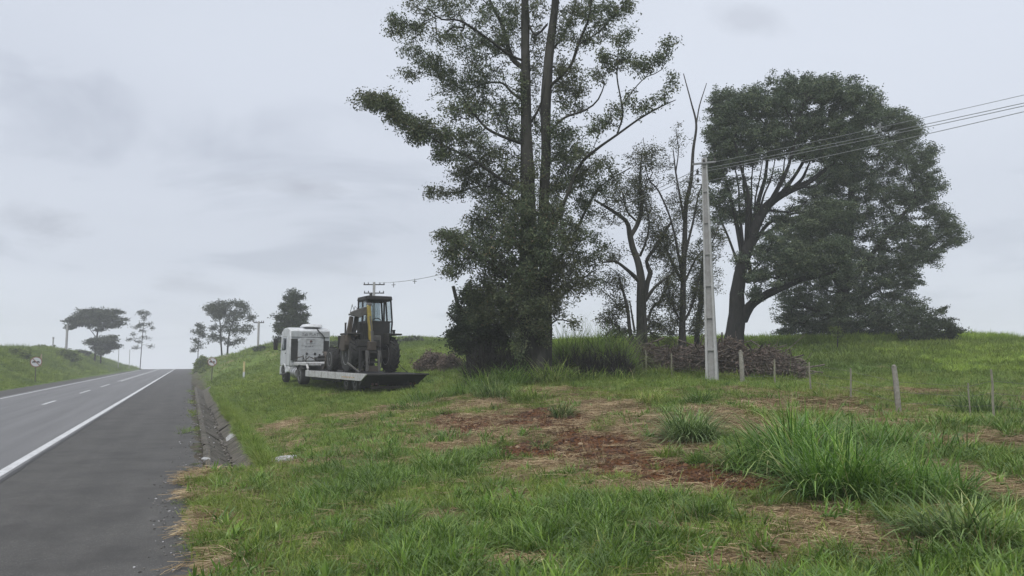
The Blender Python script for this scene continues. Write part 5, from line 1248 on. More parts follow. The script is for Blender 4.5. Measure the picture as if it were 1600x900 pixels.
def wheel(parent, x, y, z, r, w, side=1, lugs=0, name='wheel'):
    """a wheel on an x axle: tyre with rounded shoulders; the rim is its child"""
    m = MB(); h = w / 2; b = r * .1
    m.lathe([(r * .58, -h * .92), (r * .80, -h), (r - b * .7, -h * .92), (r, -h * .68), (r, h * .68), (r - b * .7, h * .92), (r * .80, h), (r * .58, h * .92)], n=28)
    if lugs:
        for i in range(lugs):
            a = 2 * PI * i / lugs
            for s in (-1, 1):
                a2 = a + (PI / lugs if s > 0 else 0)
                ca, sa = math.cos(a2), math.sin(a2); tx, ty = -sa, ca; hw = r * .045; sk = r * .12
                vs = []
                for xx, kk in ((0, sk), (s * h * .95, -sk)):
                    for rr in (r * .98, r * 1.045):
                        for e in (-hw, hw):
                            vs.append((xx, ca * rr + tx * (e + kk), sa * rr + ty * (e + kk)))
                m.add(vs, [(0, 1, 3, 2), (4, 5, 7, 6), (0, 1, 5, 4), (2, 3, 7, 6), (0, 2, 6, 4), (1, 3, 7, 5)])
    t = m.build('tyre', C_rubber, parent, smooth=True, loc=(x, y, z))
    r2 = MB()
    for s in (-1, 1):
        o = s * h
        r2.lathe([(r * .60, o * .90), (r * .57, o * .96), (r * .50, o * .72), (r * .22, o * .62), (r * .20, o * .86), (r * .12, o * .92)], n=20)
        for k in range(8):
            a = 2 * PI * k / 8; r2.lathe([(r * .03, o * .68), (r * .03, o * .60)], (0, math.cos(a) * r * .36, math.sin(a) * r * .36), n=6)
    r2.build('rim', C_rim, t, smooth=True)
    return t
def text_mesh(s, size, mat, parent, loc, rot, depth=.004):
    cu = bpy.data.curves.new('lettering', 'FONT'); cu.body = s; cu.size = size; cu.extrude = depth; cu.align_x = 'CENTER'; cu.resolution_u = 3
    tmp = bpy.data.objects.new('t', cu); col.objects.link(tmp); bpy.context.view_layer.update()
    me = bpy.data.meshes.new_from_object(tmp.evaluated_get(bpy.context.evaluated_depsgraph_get())); me.name = 'lettering'
    bpy.data.objects.remove(tmp); me.materials.clear()
    return link('lettering', me, mat, parent, loc, rot)

HDG = R(30)
TX, TY = -4.96, 33.68
def tw_(x, y): return TX + .866 * x - .5 * y, TY + .5 * x + .866 * y
zr = hz(*tw_(0, 3)); zf = hz(*tw_(0, 14)); TZ = .5 * (zr + zf) + .02
print('truck ground', zr, zf)
lorry = thing('flatbed_lorry', 'white-cabbed lorry with a low flat deck and upswept tail parked on the grass', 'lorry', (TX, TY, TZ), HDG)
lorry.rotation_euler[0] = math.atan((zf - zr) / 11) * .6
MB().box(-1.371, 1.371, 1.0, 9.7, .71, .80).build('deck', C_black, lorry, .01)
for s, nm in ((-1, 'side_rail'), (1, 'side_rail')):
    x0, x1 = (-1.44, -1.372) if s < 0 else (1.372, 1.44)
    m = MB(); m.prism([(-.02, .82), (9.72, .82), (9.72, .50), (.75, .50)], 0, x0, x1)
    o = m.build(nm, C_rail if s < 0 else C_black, lorry, .008)
    if s < 0:
        for k in range(7):
            MB().box(-1.445, -1.4405, 1.6 + k * .28, 1.72 + k * .28, .60, .66).build('reflector', C_amber if k % 2 else C_yel, o)
        for k in range(5):
            MB().box(-1.446, -1.4405, 4.4 + k * 1.15, 4.44 + k * 1.15, .51, .81).build('stake_pocket', C_grey, o)
MB().prism([(0, .80), (1.0, .80), (1.25, .30), (1.05, .30)], 0, -1.365, 1.365).build('tail_ramp', C_black, lorry, .01)
MB().box(-1.43, 1.43, -.10, -.023, .76, .82).build('tail_edge', C_grime, lorry, .01)
MB().box(-1.0, .95, .55, .66, .16, .28).build('bumper_bar', C_brown, lorry, .015)
for x in (-.7, .7): MB().box(x - .04, x + .04, .58, 1.1, .2, .62).build('bumper_bracket', C_black, lorry)
for x in (-.98, -.80, .80, .98): MB().lathe([(.055, 0), (.06, -.03), (.03, -.04)], (x, .53, .36), 'y', 12).build('tail_lamp', C_red, lorry)
MB().box(-.95, .95, 1.2, 10.6, .40, .705).build('subframe', C_black, lorry, .02)
for x in (-1.05, 1.05): MB().box(x - .26, x + .26, 1.32, 1.34, .16, .62).build('mudflap', C_black, lorry)
for y in (2.1, 3.35):
    for x in (-1.03, 1.03): wheel(lorry, x, y, .42, .42, .46)
    MB().tube([(-.9, y, .42), (.9, y, .42)], .07).build('axle', C_black, lorry)
    for s in (-1, 1):
        MB().box(min(s * .8, s * 1.26), max(s * .8, s * 1.26), y - .02, y + .02, .40, .44).build('hub', C_alu, lorry)
for s in (-1, 1):
    MB().box(s * 1.1 - .05, s * 1.1 + .05, 4.6, 9.6, .34, .68).build('under_guard', C_black, lorry, .01)
# tractor
for x in (-.42, .42): MB().box(x - .05, x + .05, 9.6, 16.9, .72, 1.0).build('chassis_rail', C_black, lorry, .01)
for x in (-1.0, 1.0): wheel(lorry, x, 11.7, .5, .5, .52)
for x in (-1.03, 1.03): wheel(lorry, x, 15.55, .5, .5, .32)
MB().tube([(-1, 11.7, .5), (1, 11.7, .5)], .09).tube([(-1, 15.55, .5), (1, 15.55, .5)], .07).each('axle', C_black, lorry)
gf = MB(); gf.box(-1.22, -1.06, 10.3, 13.2, 1.06, 1.24); gf.box(-1.22, .9, 10.3, 10.46, 1.06, 1.24); gf.box(-1.22, .9, 12.95, 13.2, 1.06, 1.24); gf.box(.75, .9, 10.3, 13.2, 1.06, 1.24)
gf.build('load_frame', C_rail, lorry, .02)
MB().box(-1.05, .74, 10.5, 12.9, 1.10, 1.15).build('frame_plate', C_grey, lorry)
MB().box(-.45, 1.25, 9.85, 10.25, .84, 1.16).build('cross_beam', C_black, lorry, .02)
MB().tube([(-1.2, 10.35, 1.1), (-1.2, 10.1, .9), (-1.2, 10.15, .75)], .06).build('bracket', C_rail, lorry)
for i, (x0, x1, y, z, r) in enumerate(((-.15, 1.15, 12.6, 1.42, .10), (-.1, 1.2, 12.3, 1.34, .09), (0, 1.2, 12.45, 1.54, .07))):
    MB().tube([(x0, y, z), ((x0 + x1) / 2, y + .05, z + .05), (x1, y, z - .02)], r, 10).build('rolled_strap', C_black, lorry, smooth=True)
m = MB(); m.tube([(-.9, 13.9, 1.25), (-.85, 13.7, 1.5), (-.55, 13.6, 1.55), (-.45, 13.6, 1.3), (-.2, 13.6, 1.55), (.05, 13.7, 1.45), (.2, 13.5, 1.3)], .035, 6)
m.build('air_hose', C_brown, lorry, smooth=True)
MB().tube([(-.55, 13.62, 1.15), (-.55, 13.62, 1.62)], .03, 6).tube([(-.38, 13.62, 1.15), (-.38, 13.62, 1.6)], .03, 6).each('air_coupling', C_black, lorry)
MB().lathe([(.30, 0), (.33, .04), (.33, 1.0), (.30, 1.04)], (-.98, 12.75 - .2, .62), 'y', 20).build('fuel_tank', C_alu, lorry, smooth=True)
for y in (12.75, 13.3): MB().lathe([(.337, 0), (.337, .05)], (-.98, y, .62), 'y', 20).build('tank_strap', C_black, lorry)
MB().box(.7, 1.2, 12.6, 13.6, .4, .9).build('battery_box', C_black, lorry, .02)
# mudguards of the drive axle (curved plates)
for s in (-1, 1):
    m = MB(); pr = [(11.7 + .60 * math.cos(a), .5 + .60 * math.sin(a)) for a in np.linspace(R(35), R(145), 9)]; pr += [(11.7 + .57 * math.cos(a), .5 + .57 * math.sin(a)) for a in np.linspace(R(145), R(35), 9)]
    m.prism(pr, 0, s * 1.0 - .27, s * 1.0 + .27); m.build('mudguard', C_black, lorry)
# cab
cab = MB()
sec = [(14.25, .98), (14.2, 3.12), (14.75, 3.28), (15.75, 3.24), (16.25, 3.05), (16.42, 2.2), (16.5, 1.55), (16.5, .98)]   # profile (y, z)
cab.prism(sec, 0, -1.2, 1.2)
# wheel arches cut by building the lower body in pieces
cab.box(-1.2, 1.2, 16.12, 16.55, .42, .978); cab.box(-1.2, -.75, 14.3, 14.92, .62, .978); cab.box(.75, 1.2, 14.3, 14.92, .62, .978)
cb = cab.build('cab', C_white, lorry, .05, smooth=True)
for s in (-1, 1):
    m = MB(); pr = [(15.55 + .66 * math.cos(a), .5 + .66 * math.sin(a)) for a in np.linspace(R(15), R(170), 12)]; pr += [(15.55 + .56 * math.cos(a), .5 + .56 * math.sin(a)) for a in np.linspace(R(170), R(15), 12)]
    m.prism(pr, 0, s * 1.06 - .17, s * 1.06 + .17); m.build('front_mudguard', C_white, lorry)
    x = s * 1.203
    MB().prism([(15.05, 2.02), (15.05, 2.66), (15.8, 2.66), (16.16, 2.05), (16.16, 1.92), (15.2, 1.92)], 0, x - .004, x + .004).build('side_window', C_glass, cb)
    d = MB()   # door shut lines
    for a, b_ in (((14.98, .72), (14.98, 2.75)), ((14.98, 2.75), (15.85, 2.75)), ((16.3, 1.05), (16.3, 1.9))):
        d.tube([(x, a[0], a[1]), (x, b_[0], b_[1])], .009, 4)
    d.each('door_seam', C_ink, cb)
    MB().box(x - .02, x + .02, 15.05, 15.22, 1.72, 1.77).build('door_handle', C_black, cb)
    MB().box(x - .10, x + .03, 15.1, 15.95, .46, .52).build('cab_step', C_black, cb)
    mr = MB(); mr.box(s * 1.52 - .12, s * 1.52 + .12, 16.32, 16.42, 1.95, 2.62); mirror = mr.build('mirror', C_black, cb, .03)
    MB().tube([(s * 1.2, 16.28, 2.72), (s * 1.5, 16.37, 2.6)], .02, 6).tube([(s * 1.2, 16.28, 1.9), (s * 1.5, 16.37, 2.0)], .02, 6).each('mirror_arm', C_black, mirror)
MB().prism([(-1.1, 1.88), (1.1, 1.88), (1.02, 2.82), (-1.02, 2.82)], 1, 16.30, 16.52).build('windscreen', C_glass, cb)
MB().box(-.85, .85, 16.52, 16.57, 1.0, 1.75).build('grille', C_black, cb, .01)
for k in range(5): MB().box(-.83, .83, 16.565, 16.59, 1.07 + k * .14, 1.12 + k * .14).build('grille_bar', C_grey, cb)
for s in (-1, 1): MB().box(s * .95 - .18, s * .95 + .18, 16.54, 16.6, .58, .80).build('headlight', C_alu, cb, .02)
MB().box(-1.15, 1.15, 16.55, 16.62, .44, .56).build('front_bumper', C_grey, cb, .02)
# back wall of the cab
MB().box(-1.13, -.76, 14.12, 14.215, 1.32, 2.60).build('side_deflector', C_black, cb, .01)
MB().box(.80, 1.13, 14.12, 14.215, 1.38, 2.50).build('side_deflector', C_black, cb, .01)
MB().prism([(-.74, 1.30), (.78, 1.30), (.78, 2.50), (.58, 2.66), (-.56, 2.66), (-.74, 2.50)], 1, 14.08, 14.22).build('back_panel', C_panel, cb, .01)
for z in (2.25, 1.98, 1.72): MB().box(-.6, .6, 14.066, 14.078, z, z + .018).build('panel_rib', C_white, cb)
MB().box(-1.14, 1.14, 14.13, 14.21, 2.70, 3.06).build('roof_band', C_panel, cb, .02)
text_mesh('Tak PLAT', .25, C_ink, cb, (-.02, 14.127, 2.78), (PI / 2, 0, 0))
m = MB(); 
for a, b_ in (((-.26, 2.32), (.26, 2.33)), ((-.26, 2.56), (.26, 2.57))): m.box(a[0], b_[0], 14.062, 14.072, a[1], b_[1])
m.box(-.26, -.25, 14.063, 14.071, 2.32, 2.57); m.box(.25, .26, 14.063, 14.071, 2.32, 2.57); m.build('emblem_frame', C_ink, cb)
MB().lathe([(.075, 0), (.075, -.02), (.05, -.03)], (0.02, 14.078, 2.445), 'y', 16).build('emblem', surf('emblem_brown', (.09, .05, .05), .5), cb)
for k, (a, b_) in enumerate(((-.34, -.2), (-.16, .04), (.09, .16))): MB().box(a, b_, 14.062, 14.074, 2.13, 2.16).build('lettering', C_ink, cb)
for x in (-.22, .27):
    MB().lathe([(.075, 0), (.07, -.03), (.03, -.045)], (x, 14.078, 1.72), 'y', 14).build('work_lamp', C_black, cb)
MB().box(-.35, .80, 14.35, 15.5, 3.30, 3.50, (.12, .05, .1, .2)).build('roof_unit', C_white, cb, .05, smooth=True)
MB().tube([(.38, 14.16, 3.20), (.50, 14.06, 3.02), (.66, 14.04, 2.88), (.80, 14.05, 2.72), (.82, 14.08, 2.0), (.80, 14.1, 1.45)], .035, 8).build('intake_hose', C_black, cb, smooth=True)
MB().tube([(.52, 13.95, 1.0), (.52, 13.95, 1.7)], .05, 8).build('exhaust', C_grime, lorry, smooth=True)

# ------------------------------------------------------------------ the backhoe loader on the deck
dx, dy = tw_(-.08, 3.4)
dig = thing('backhoe_loader', 'grimy wheeled digger with glazed cab and yellow boom carried on the lorry deck', 'digger', (dx, dy, TZ + .82 + .03), HDG)
wheel(dig, .98, 0, .82, .82, .46, lugs=18); wheel(dig, -.98, 0, .82, .82, .46, lugs=18)
wheel(dig, .92, 2.9, .60, .60, .36, lugs=16); wheel(dig, -.92, 2.9, .60, .60, .36, lugs=16)
MB().box(-.72, .72, -.22, .28, .62, 1.05).tube([(-.8, 0, .82), (.8, 0, .82)], .16, 10).build('rear_axle', C_grime, dig, .03)
MB().box(-.38, .38, .2, 3.6, .62, 1.0).box(-.75, .75, 2.8, 3.0, .5, .7).build('chassis', C_grime, dig, .02)
MB().box(-.5, .42, 1.35, 3.4, 1.0, 1.92, (.06, .06, .05, .25)).build('engine_hood', C_brown, dig, .04)
for k in range(6): MB().box(-.51, -.503, 1.6 + k * .22, 1.72 + k * .22, 1.2, 1.6).build('hood_louvre', C_black, dig)
MB().box(-.5, .42, 3.42, 3.5, 1.0, 1.8).build('radiator_grille', C_black, dig)
# cab with posts, glass and roof
CX0, CX1, CY0, CY1, CB_, CT_ = -.16, 1.0, .05, 1.35, 1.25, 3.62
frame = MB()
for (x, y) in ((CX0, CY0), (CX0, CY1), (CX1, CY0), (CX1, CY1), (CX0, .72), (CX1, .72)):
    bulge = .10 if x == CX1 else -.02
    frame.tube([(x, y, CB_), (x + bulge, y, 2.35), (x, y, CT_)], .042, 6)
for z in (2.40, 3.42):
    bx = .08 if z < 3 else 0
    frame.tube([(CX0, CY0, z), (CX1 + bx, CY0, z), (CX1 + bx, CY1, z), (CX0, CY1, z), (CX0, CY0, z)], .035, 6)
frame.tube([(.68, CY0, 2.4), (.68, CY0, 3.45)], .045, 6)
cf = frame.build('cab_frame', C_black, dig)
MB().box(CX0 - .06, CX1 + .07, CY0 - .12, CY1 + .1, 3.44, 3.63, (.03, .03, .02, .05)).build('cab_roof', C_grime, cf, .03)
MB().box(CX0 + .02, CX1 - .02, CY0 - .02, CY0 + .02, 1.2, 2.38).build('back_panel', C_grime, cf)
MB().box(CX0 - .02, CX0 + .02, CY0 + .05, .68, 1.2, 2.36).build('side_panel', C_grime, cf)
MB().box(CX0, CX1, CY0, CY1, 1.1, 1.22).build('cab_floor', C_grime, cf)
MB().box(CX0 + .04, .64, CY0 - .006, CY0 + .006, 2.44, 3.40).build('rear_window', C_clear, cf)
MB().box(.72, CX1 + .03, CY0 - .006, CY0 + .006, 2.44, 3.40).build('rear_window', C_clear, cf)
MB().box(CX0 - .006, CX0 + .006, CY0 + .05, .68, 2.42, 3.40).build('side_window', C_clear, cf)
MB().box(CX0 - .006, CX0 + .006, .76, CY1 - .05, 1.3, 3.40).build('side_window', C_clear, cf)
MB().prism([(CX1 + .02, 1.35), (CX1 + .11, 2.36), (CX1 + .12, 2.36), (CX1 + .03, 1.35)], 1, CY0 + .05, CY1 - .05).build('side_window', C_clear, cf)
MB().box(CX0 + .05, CX1 - .05, CY1 - .006, CY1 + .006, 1.9, 3.40).build('windscreen', C_clear, cf)
MB().box(.25, .72, .5, .95, 1.6, 1.72).box(.25, .72, .93, 1.02, 1.7, 2.35).build('seat', C_black, cf, .03)
m = MB(); m.tube([(.42 + .2 * math.cos(a), .3 + .05 * math.sin(a), 2.45 + .13 * math.sin(a)) for a in np.linspace(0, 2 * PI, 15)], .022, 6, cap=False); m.tube([(.42, .32, 2.43), (.42, .6, 1.7)], .03, 6)
m.build('steering_wheel', C_black, cf)
MB().lathe([(.07, 0), (.08, .05), (.06, .12)], (.02, .1, 3.63), 'z', 10).build('beacon', C_grime, cf)
MB().box(-.28, -.16, .0, .1, 3.5, 3.6).build('work_lamp', C_black, cf)
MB().box(.66, 1.36, -.62, .62, 1.74, 1.82).box(.66, .72, -.62, .62, 1.3, 1.74).each('fender', C_grime, dig, bevel=.02)
MB().box(-1.3, -.66, -.62, .62, 1.74, 1.82).each('fender', C_grime, dig, bevel=.02)
MB().lathe([(.07, 0), (.07, .13), (.09, .14), (.09, .18)], (1.05, -.3, 1.82), 'z', 10).build('fender_lamp', C_black, dig)
MB().box(.0, .42, -.32, .0, 1.0, 1.72).build('hydraulic_tank', C_grey, dig, .03)
# backhoe frame, stabilisers, boom, dipper, bucket
fr = MB(); fr.box(-.95, .25, -.72, -.52, .98, 1.18); fr.box(-.9, .2, -.74, -.5, 1.181, 1.5)
fr.build('slew_frame', C_grime, dig, .02)
for x in (-.82, -.49, .10):
    m = MB(); m.prism([(x - .05, .05), (x + .04, .05), (x + .06, 1.0), (x - .07, 1.0)], 1, -1.0, -.88); m.tube([(x + .05, -1.01, .1), (x + .10, -1.01, .55), (x + .05, -1.01, 1.0)], .018, 5)
    m.build('stabiliser_leg', C_grey if x > -.5 else C_black, dig, .01)
for z in (.42, .88): MB().box(-.49, .10, -.98, -.90, z, z + .09).build('stabiliser_bar', C_grime, dig)
MB().box(-.45, .08, -.96, -.8, .02, .30).box(-.95, -.6, -.9, -.7, .02, .15).each('stabiliser_foot', C_brown, dig, bevel=.02)
MB().box(-.42, -.05, -1.0, -.6, 1.0, 1.42).build('king_post', C_brown, dig, .03)
bm_ = MB(); bm_.prism([(-.78, 1.35), (-.56, 1.3), (-.50, 1.75), (-.60, 2.45), (-.72, 3.12), (-.86, 3.1), (-.86, 2.4), (-.84, 1.8)], 0, -.33, -.18)
for i, p in enumerate(bm_.v):   # the boom leans a little to the side
    bm_.v[i] = (p[0] + .06 - .11 * (p[2] - 1.3), p[1], p[2])
bm_.build('boom', C_yel, dig, .02)
MB().box(-.44, -.26, -.86, -.60, 3.05, 3.22).build('boom_head', C_grey, dig, .03)
MB().tube([(-.2, -.9, 1.2), (-.27, -.95, 1.9)], .07, 10).tube([(-.27, -.95, 1.9), (-.36, -.9, 2.6)], .035, 8).build('boom_cylinder', C_grey, dig, smooth=True)
di = MB(); di.prism([(-.45, 3.05), (-.35, 2.75), (-.75, 2.52), (-1.15, 2.62), (-1.18, 2.78), (-.85, 2.92)], 1, -.62, -.42)
di.build('dipper', C_grey, dig, .02)
MB().tube([(-1.25, -.5, 2.66), (-.3, -.5, 2.70)], .045, 8).build('dipper_cylinder', C_grey, dig, smooth=True)
MB().prism([(-1.16, 2.6), (-1.0, 2.56), (-1.08, 1.9), (-1.12, 1.35), (-1.32, 1.35), (-1.28, 1.95)], 1, -.5, -.3).build('bucket_arm', C_brown, dig, .02)
MB().prism([(-.92, 2.58), (-.78, 2.54), (-.80, 2.0), (-.98, 1.5), (-1.08, 1.55)], 1, -.42, -.28).build('bucket_link', C_grime, dig, .02)
bk = MB(); pr = [(-.1 + .42 * math.cos(a), 1.35 + .38 * math.sin(a)) for a in np.linspace(R(60), R(300), 10)]; pr2 = [(-.1 + .38 * math.cos(a), 1.35 + .34 * math.sin(a)) for a in np.linspace(R(300), R(60), 10)]
bk.prism(pr + pr2, 0, -1.42, -.95); bk.box(-1.42, -1.39, -.45, .1, 1.0, 1.7)
b_ = bk.build('bucket', C_brown, dig, .01)
for k in range(4): MB().prism([(-.30, 1.02), (-.26, 1.06), (.12, .98)], 0, -1.40 + k * .13, -1.34 + k * .13).build('tooth', C_grey, b_)
m = MB(); rr = random.Random(4)
for k in range(3):
    x = -.62 - k * .14; m.tube([(x, -.45, 2.7), (x - .05 - rr.random() * .1, -.4, 2.95 + rr.random() * .15), (x - .12, -.3, 3.0 + rr.random() * .2), (x - .2, -.2, 2.7)], .013, 5)
m.each('hydraulic_hose', C_black, dig)
m = MB()
for k in range(5):
    x = -.55 + k * .09; m.tube([(x, -.55, 2.6), (x - .08 + .03 * k, -.66, 2.1), (x + .02, -.6, 1.6), (x + .05, -.5, 1.1)], .018, 5)
m.each('hydraulic_hose', C_black, dig)
MB().box(-.66, -.20, -.35, -.15, 1.1, 2.3).box(-.8, -.3, -.2, .0, 1.4, 1.5).build('control_stand', C_grime, dig, .03)
MB().prism([(.0, 1.55), (.0, 1.7), (2.6, 1.25), (3.9, .6), (3.95, .45), (3.8, .45), (2.6, 1.1)], 0, -.68, -.56).prism([(.3, 1.25), (.3, 1.4), (2.6, 1.25), (3.9, .6), (3.95, .45), (3.8, .45), (2.6, 1.1)], 0, .56, .68).each('loader_arm', C_brown, dig, bevel=.02)
lb = MB(); lp = [(3.9 + .45 * math.cos(a), .55 + .45 * math.sin(a)) for a in np.linspace(R(80), R(280), 9)]; lp2 = [(3.92 + .40 * math.cos(a), .55 + .40 * math.sin(a)) for a in np.linspace(R(280), R(80), 9)]
lb.prism(lp + lp2, 0, -1.15, 1.15); lb.build('loader_bucket', C_brown, dig)
MB().lathe([(.05, 0), (.05, .5), (.06, .55)], (-.3, 2.9, 1.9), 'z', 8).build('exhaust_stack', C_grime, dig)
# timber prop and lashing chains on the deck
m = MB(); m.tube([(-1.32, -.65, .42), (-.86, -.95, -.0)], .045, 6)
tag(m.build('prop_bar', C_grey, None, loc=(dx, dy, TZ + .87), rot=(0, 0, HDG)), 'pale bar leaning against the left rear tyre of the digger', 'bar')
def chain(a, b, label):
    m = MB(); a, b = Vector(a), Vector(b); n_ = int((b - a).length / .07)
    for i in range(n_):
        p = a.lerp(b, (i + .5) / n_) - Vector((0, 0, .06 * math.sin(PI * i / n_))); dd = (b - a).normalized()
        s_ = dd.orthogonal() if i % 2 else dd.cross(dd.orthogonal())
        m.tube([p + dd * .045 * math.cos(t) + s_ * .02 * math.sin(t) for t in np.linspace(0, 2 * PI, 7)], .008, 4, cap=False)
    tag(m.build('lashing_chain', C_black, None, loc=(dx, dy, TZ + .83), rot=(0, 0, HDG)), label, 'chain', 'chains lashing the digger down')
chain((1.22, -.3, .55), (1.26, -1.6, .02), 'chain running from the right rear tyre of the digger down to the deck tail')
chain((-.6, -.9, .6), (-1.2, -2.0, .02), 'chain at the left of the digger stabilisers')

# ------------------------------------------------------------------ concrete pole, far poles, wires
C_conc = surf('pole_concrete', (.40, .405, .41), .9, var=.12, scale=2.5, dirt=(.26, .25, .23), dirt_amt=.45, bump=.35)
C_conc2 = surf('pole_web_concrete', (.30, .30, .30), .9, var=.15, scale=2.5, dirt=(.2, .19, .18), dirt_amt=.5, bump=.35)
C_cer = surf('insulator_ceramic', (.06, .055, .055), .3, var=.1)
C_wood = surf('weathered_post_wood', (.26, .25, .22), .9, var=.3, scale=5, dirt=(.12, .11, .08), dirt_amt=.6, bump=.5, bscale=30)
C_gal = surf('galvanised_steel', (.22, .225, .23), .5, .4, .2, 4)
bx_, by_, bz_ = ground_at(1113, 597, 32)
top = at(1095, 253, 32.6)
pole = thing('utility_pole', 'tall pale concrete utility pole with stepped faces beside the brush pile', 'utility pole', (bx_, by_, bz_ - .1), 0)
H = float(np.linalg.norm(np.array([top[0] - bx_, top[1] - by_, top[2] - bz_ + .1])))
lean = math.atan2(bx_ - top[0], H); pole.rotation_euler = (0, -lean, R(-24))
w0, w1, dp0, dp1 = .25, .105, .17, .08     # half widths at foot and head
def ring(z):
    t = z / H; return w0 + (w1 - w0) * t, dp0 + (dp1 - dp0) * t
for s, mt in ((-1, C_conc), (1, C_conc)):    # two flanges
    m = MB(); vs = []
    for z in (0, H):
        w, dp = ring(z); fl = w * .42
        vs += [(s * w, -dp, z), (s * (w - fl), -dp, z), (s * (w - fl), dp, z), (s * w, dp, z)]
    m.add(vs, [(0, 1, 2, 3), (4, 5, 6, 7), (0, 1, 5, 4), (1, 2, 6, 5), (2, 3, 7, 6), (3, 0, 4, 7)]); m.build('flange', mt, pole, .008)
m = MB(); nseg = 7; zs = np.linspace(.05, H - .15, nseg + 1)
for i in range(nseg):   # recessed web panels between the flanges, with solid steps between them
    za, zb = zs[i] + .12, zs[i + 1]; vs = []
    for z in (za, zb):
        w, dp = ring(z); q = w * .575; vs += [(-q, -dp * .45, z), (q, -dp * .45, z), (q, dp * .45, z), (-q, dp * .45, z)]
    m.add(vs, [(0, 1, 2, 3), (4, 5, 6, 7), (0, 1, 5, 4), (1, 2, 6, 5), (2, 3, 7, 6), (3, 0, 4, 7)])
m.build('web', C_conc2, pole)
for i in range(nseg):
    w, dp = ring(zs[i]); MB().box(-w * .575, w * .575, -dp * .9, dp * .9, zs[i], zs[i] + .118).build('step', C_conc2, pole, .005)
w, dp = ring(H); MB().box(-w * .6, w * .6, -dp * .9, dp * .9, H - .4, H - .01).build('head_block', C_conc2, pole)
# brackets and insulators near the top, on the side away from the road
zt = H
bk_ = MB(); bk_.tube([(-.08, 0, zt - .72), (-.40, 0, zt - .66)], .022, 6).tube([(-.08, 0, zt - 1.12), (-.42, 0, zt - 1.10)], .022, 6).tube([(-.42, 0, zt - 1.10), (-.40, 0, zt - .66)], .012, 5)
bkt = bk_.build('bracket', C_gal, pole)
for z in (zt - .56, zt - .94): MB().lathe([(.03, -.09), (.075, -.06), (.04, -.02), (.08, .01), (.04, .05), (.05, .09)], (-.30, 0, z), 'z', 12).build('insulator', C_cer, bkt, smooth=True)
MB().box(-.5, .5, -.14, -.08, zt - .28, zt - .20).build('crossarm', C_gal, pole, .005)
for x in (-.45, .0, .45): MB().lathe([(.02, 0), (.05, .03), (.03, .06), (.05, .09), (.02, .13)], (x, -.11, zt - .20), 'z', 10).build('insulator', C_cer, pole, smooth=True)

def far_pole(px, py0, py1, d, w, arms, label, group=None, base=True):
    x, y, z = ground_at(px, py0, d); tp = at(px, py1, d); h = float(tp[2] - z)
    o = thing('utility_pole', label, 'utility pole', (x, y, z - .1), 0, group)
    MB().prism([(-w, -w * .8), (w, -w * .8), (w, w * .8), (-w, w * .8)], 2, 0, h + .1).build('shaft', C_conc2, o)
    for (dz, hw) in arms:
        MB().box(-hw, hw, -.06, .06, h - dz - .05, h - dz + .07).build('crossarm', C_grime, o)
        for xx in ((-hw * .93, -hw * .55, hw * .55, hw * .93) if hw > .6 else (-hw * .8, hw * .8)):
            MB().lathe([(.03, 0), (.07, .05), (.05, .1), (.07, .14), (.03, .2)], (xx, 0, h - dz + .07), 'z', 8).build('insulator', C_cer, o)
    return o, np.array([x, y, z + h])
p583, h583 = far_pole(583, 540, 441, 87, .13, [(.18, 1.2), (1.15, 1.15)], 'far pole with two crossarms rising behind the digger cab')
far_pole(403, 548, 502, 105, .12, [(.1, .7)], 'far pole with one crossarm between the airy far tree and the lorry')
far_pole(103, 552, 508, 128, .14, [(.2, .5)], 'far pole against the left side of the flat-topped tree', 'far poles along the bank')
far_pole(82, 552, 527, 150, .10, [(.1, .15)], 'short far pole left of the flat-topped tree', 'far poles along the bank')
far_pole(185, 562, 543, 160, .05, [], 'thin short post at the right edge of the low dark spreading tree', 'far poles along the bank')
far_pole(202, 566, 546, 175, .05, [], 'thin post on the bank beside the slim see-through tree', 'far poles along the bank')
C_cable = surf('aluminium_cable', (.30, .31, .32), .5, .3, .1)
def wire(a, b, sag, label, r=.008, n_=24, group='overhead wires on the concrete pole', col_=None):
    a, b = np.array(a, float), np.array(b, float); pts = []
    for i in range(n_ + 1):
        t = i / n_; p = a * (1 - t) + b * t; p[2] -= sag * 4 * t * (1 - t); pts.append(tuple(p))
    m = MB(); m.tube(pts, r, 5); return tag(m.build('overhead_wire', C_cable, None), label, 'wire', group)
pt = np.array(top)
def wpt(px, py, Y): return at(px, py, Y)
# span to the next pole behind the camera: fixed by two sight lines
for (a, (px1, py1), nm) in (((0, 0, -.12), (1600, 134), 'thin uppermost wire slanting up from the concrete pole'), ((.25, .1, -.25), (1600, 146.5), 'second wire slanting up from the concrete pole'),
                            ((.30, -.15, -.42), (1600, 151), 'third wire slanting up from the concrete pole, close under the second'), ((.2, 0, -.85), (1600, 160), 'lowest wire slanting up from the concrete pole')):
    A = pt + np.array(a); B = wpt(px1, py1, 19.8); E = A + (B - A) * 2.2
    wire(A, E, .25, nm, .0105 if py1 > 135 else .008)
for k, (dz, py1) in enumerate(((-.3, 444), (-.5, 447))):
    A = pt + np.array((-.1, 0, dz)); B = np.array(h583) + np.array((1.0 - .6 * k, 0, -.05)); wire(B, A, 1.2, ['upper wire running back from the concrete pole to the double-crossarm pole', 'lower wire running back from the concrete pole to the double-crossarm pole'][k], .014)
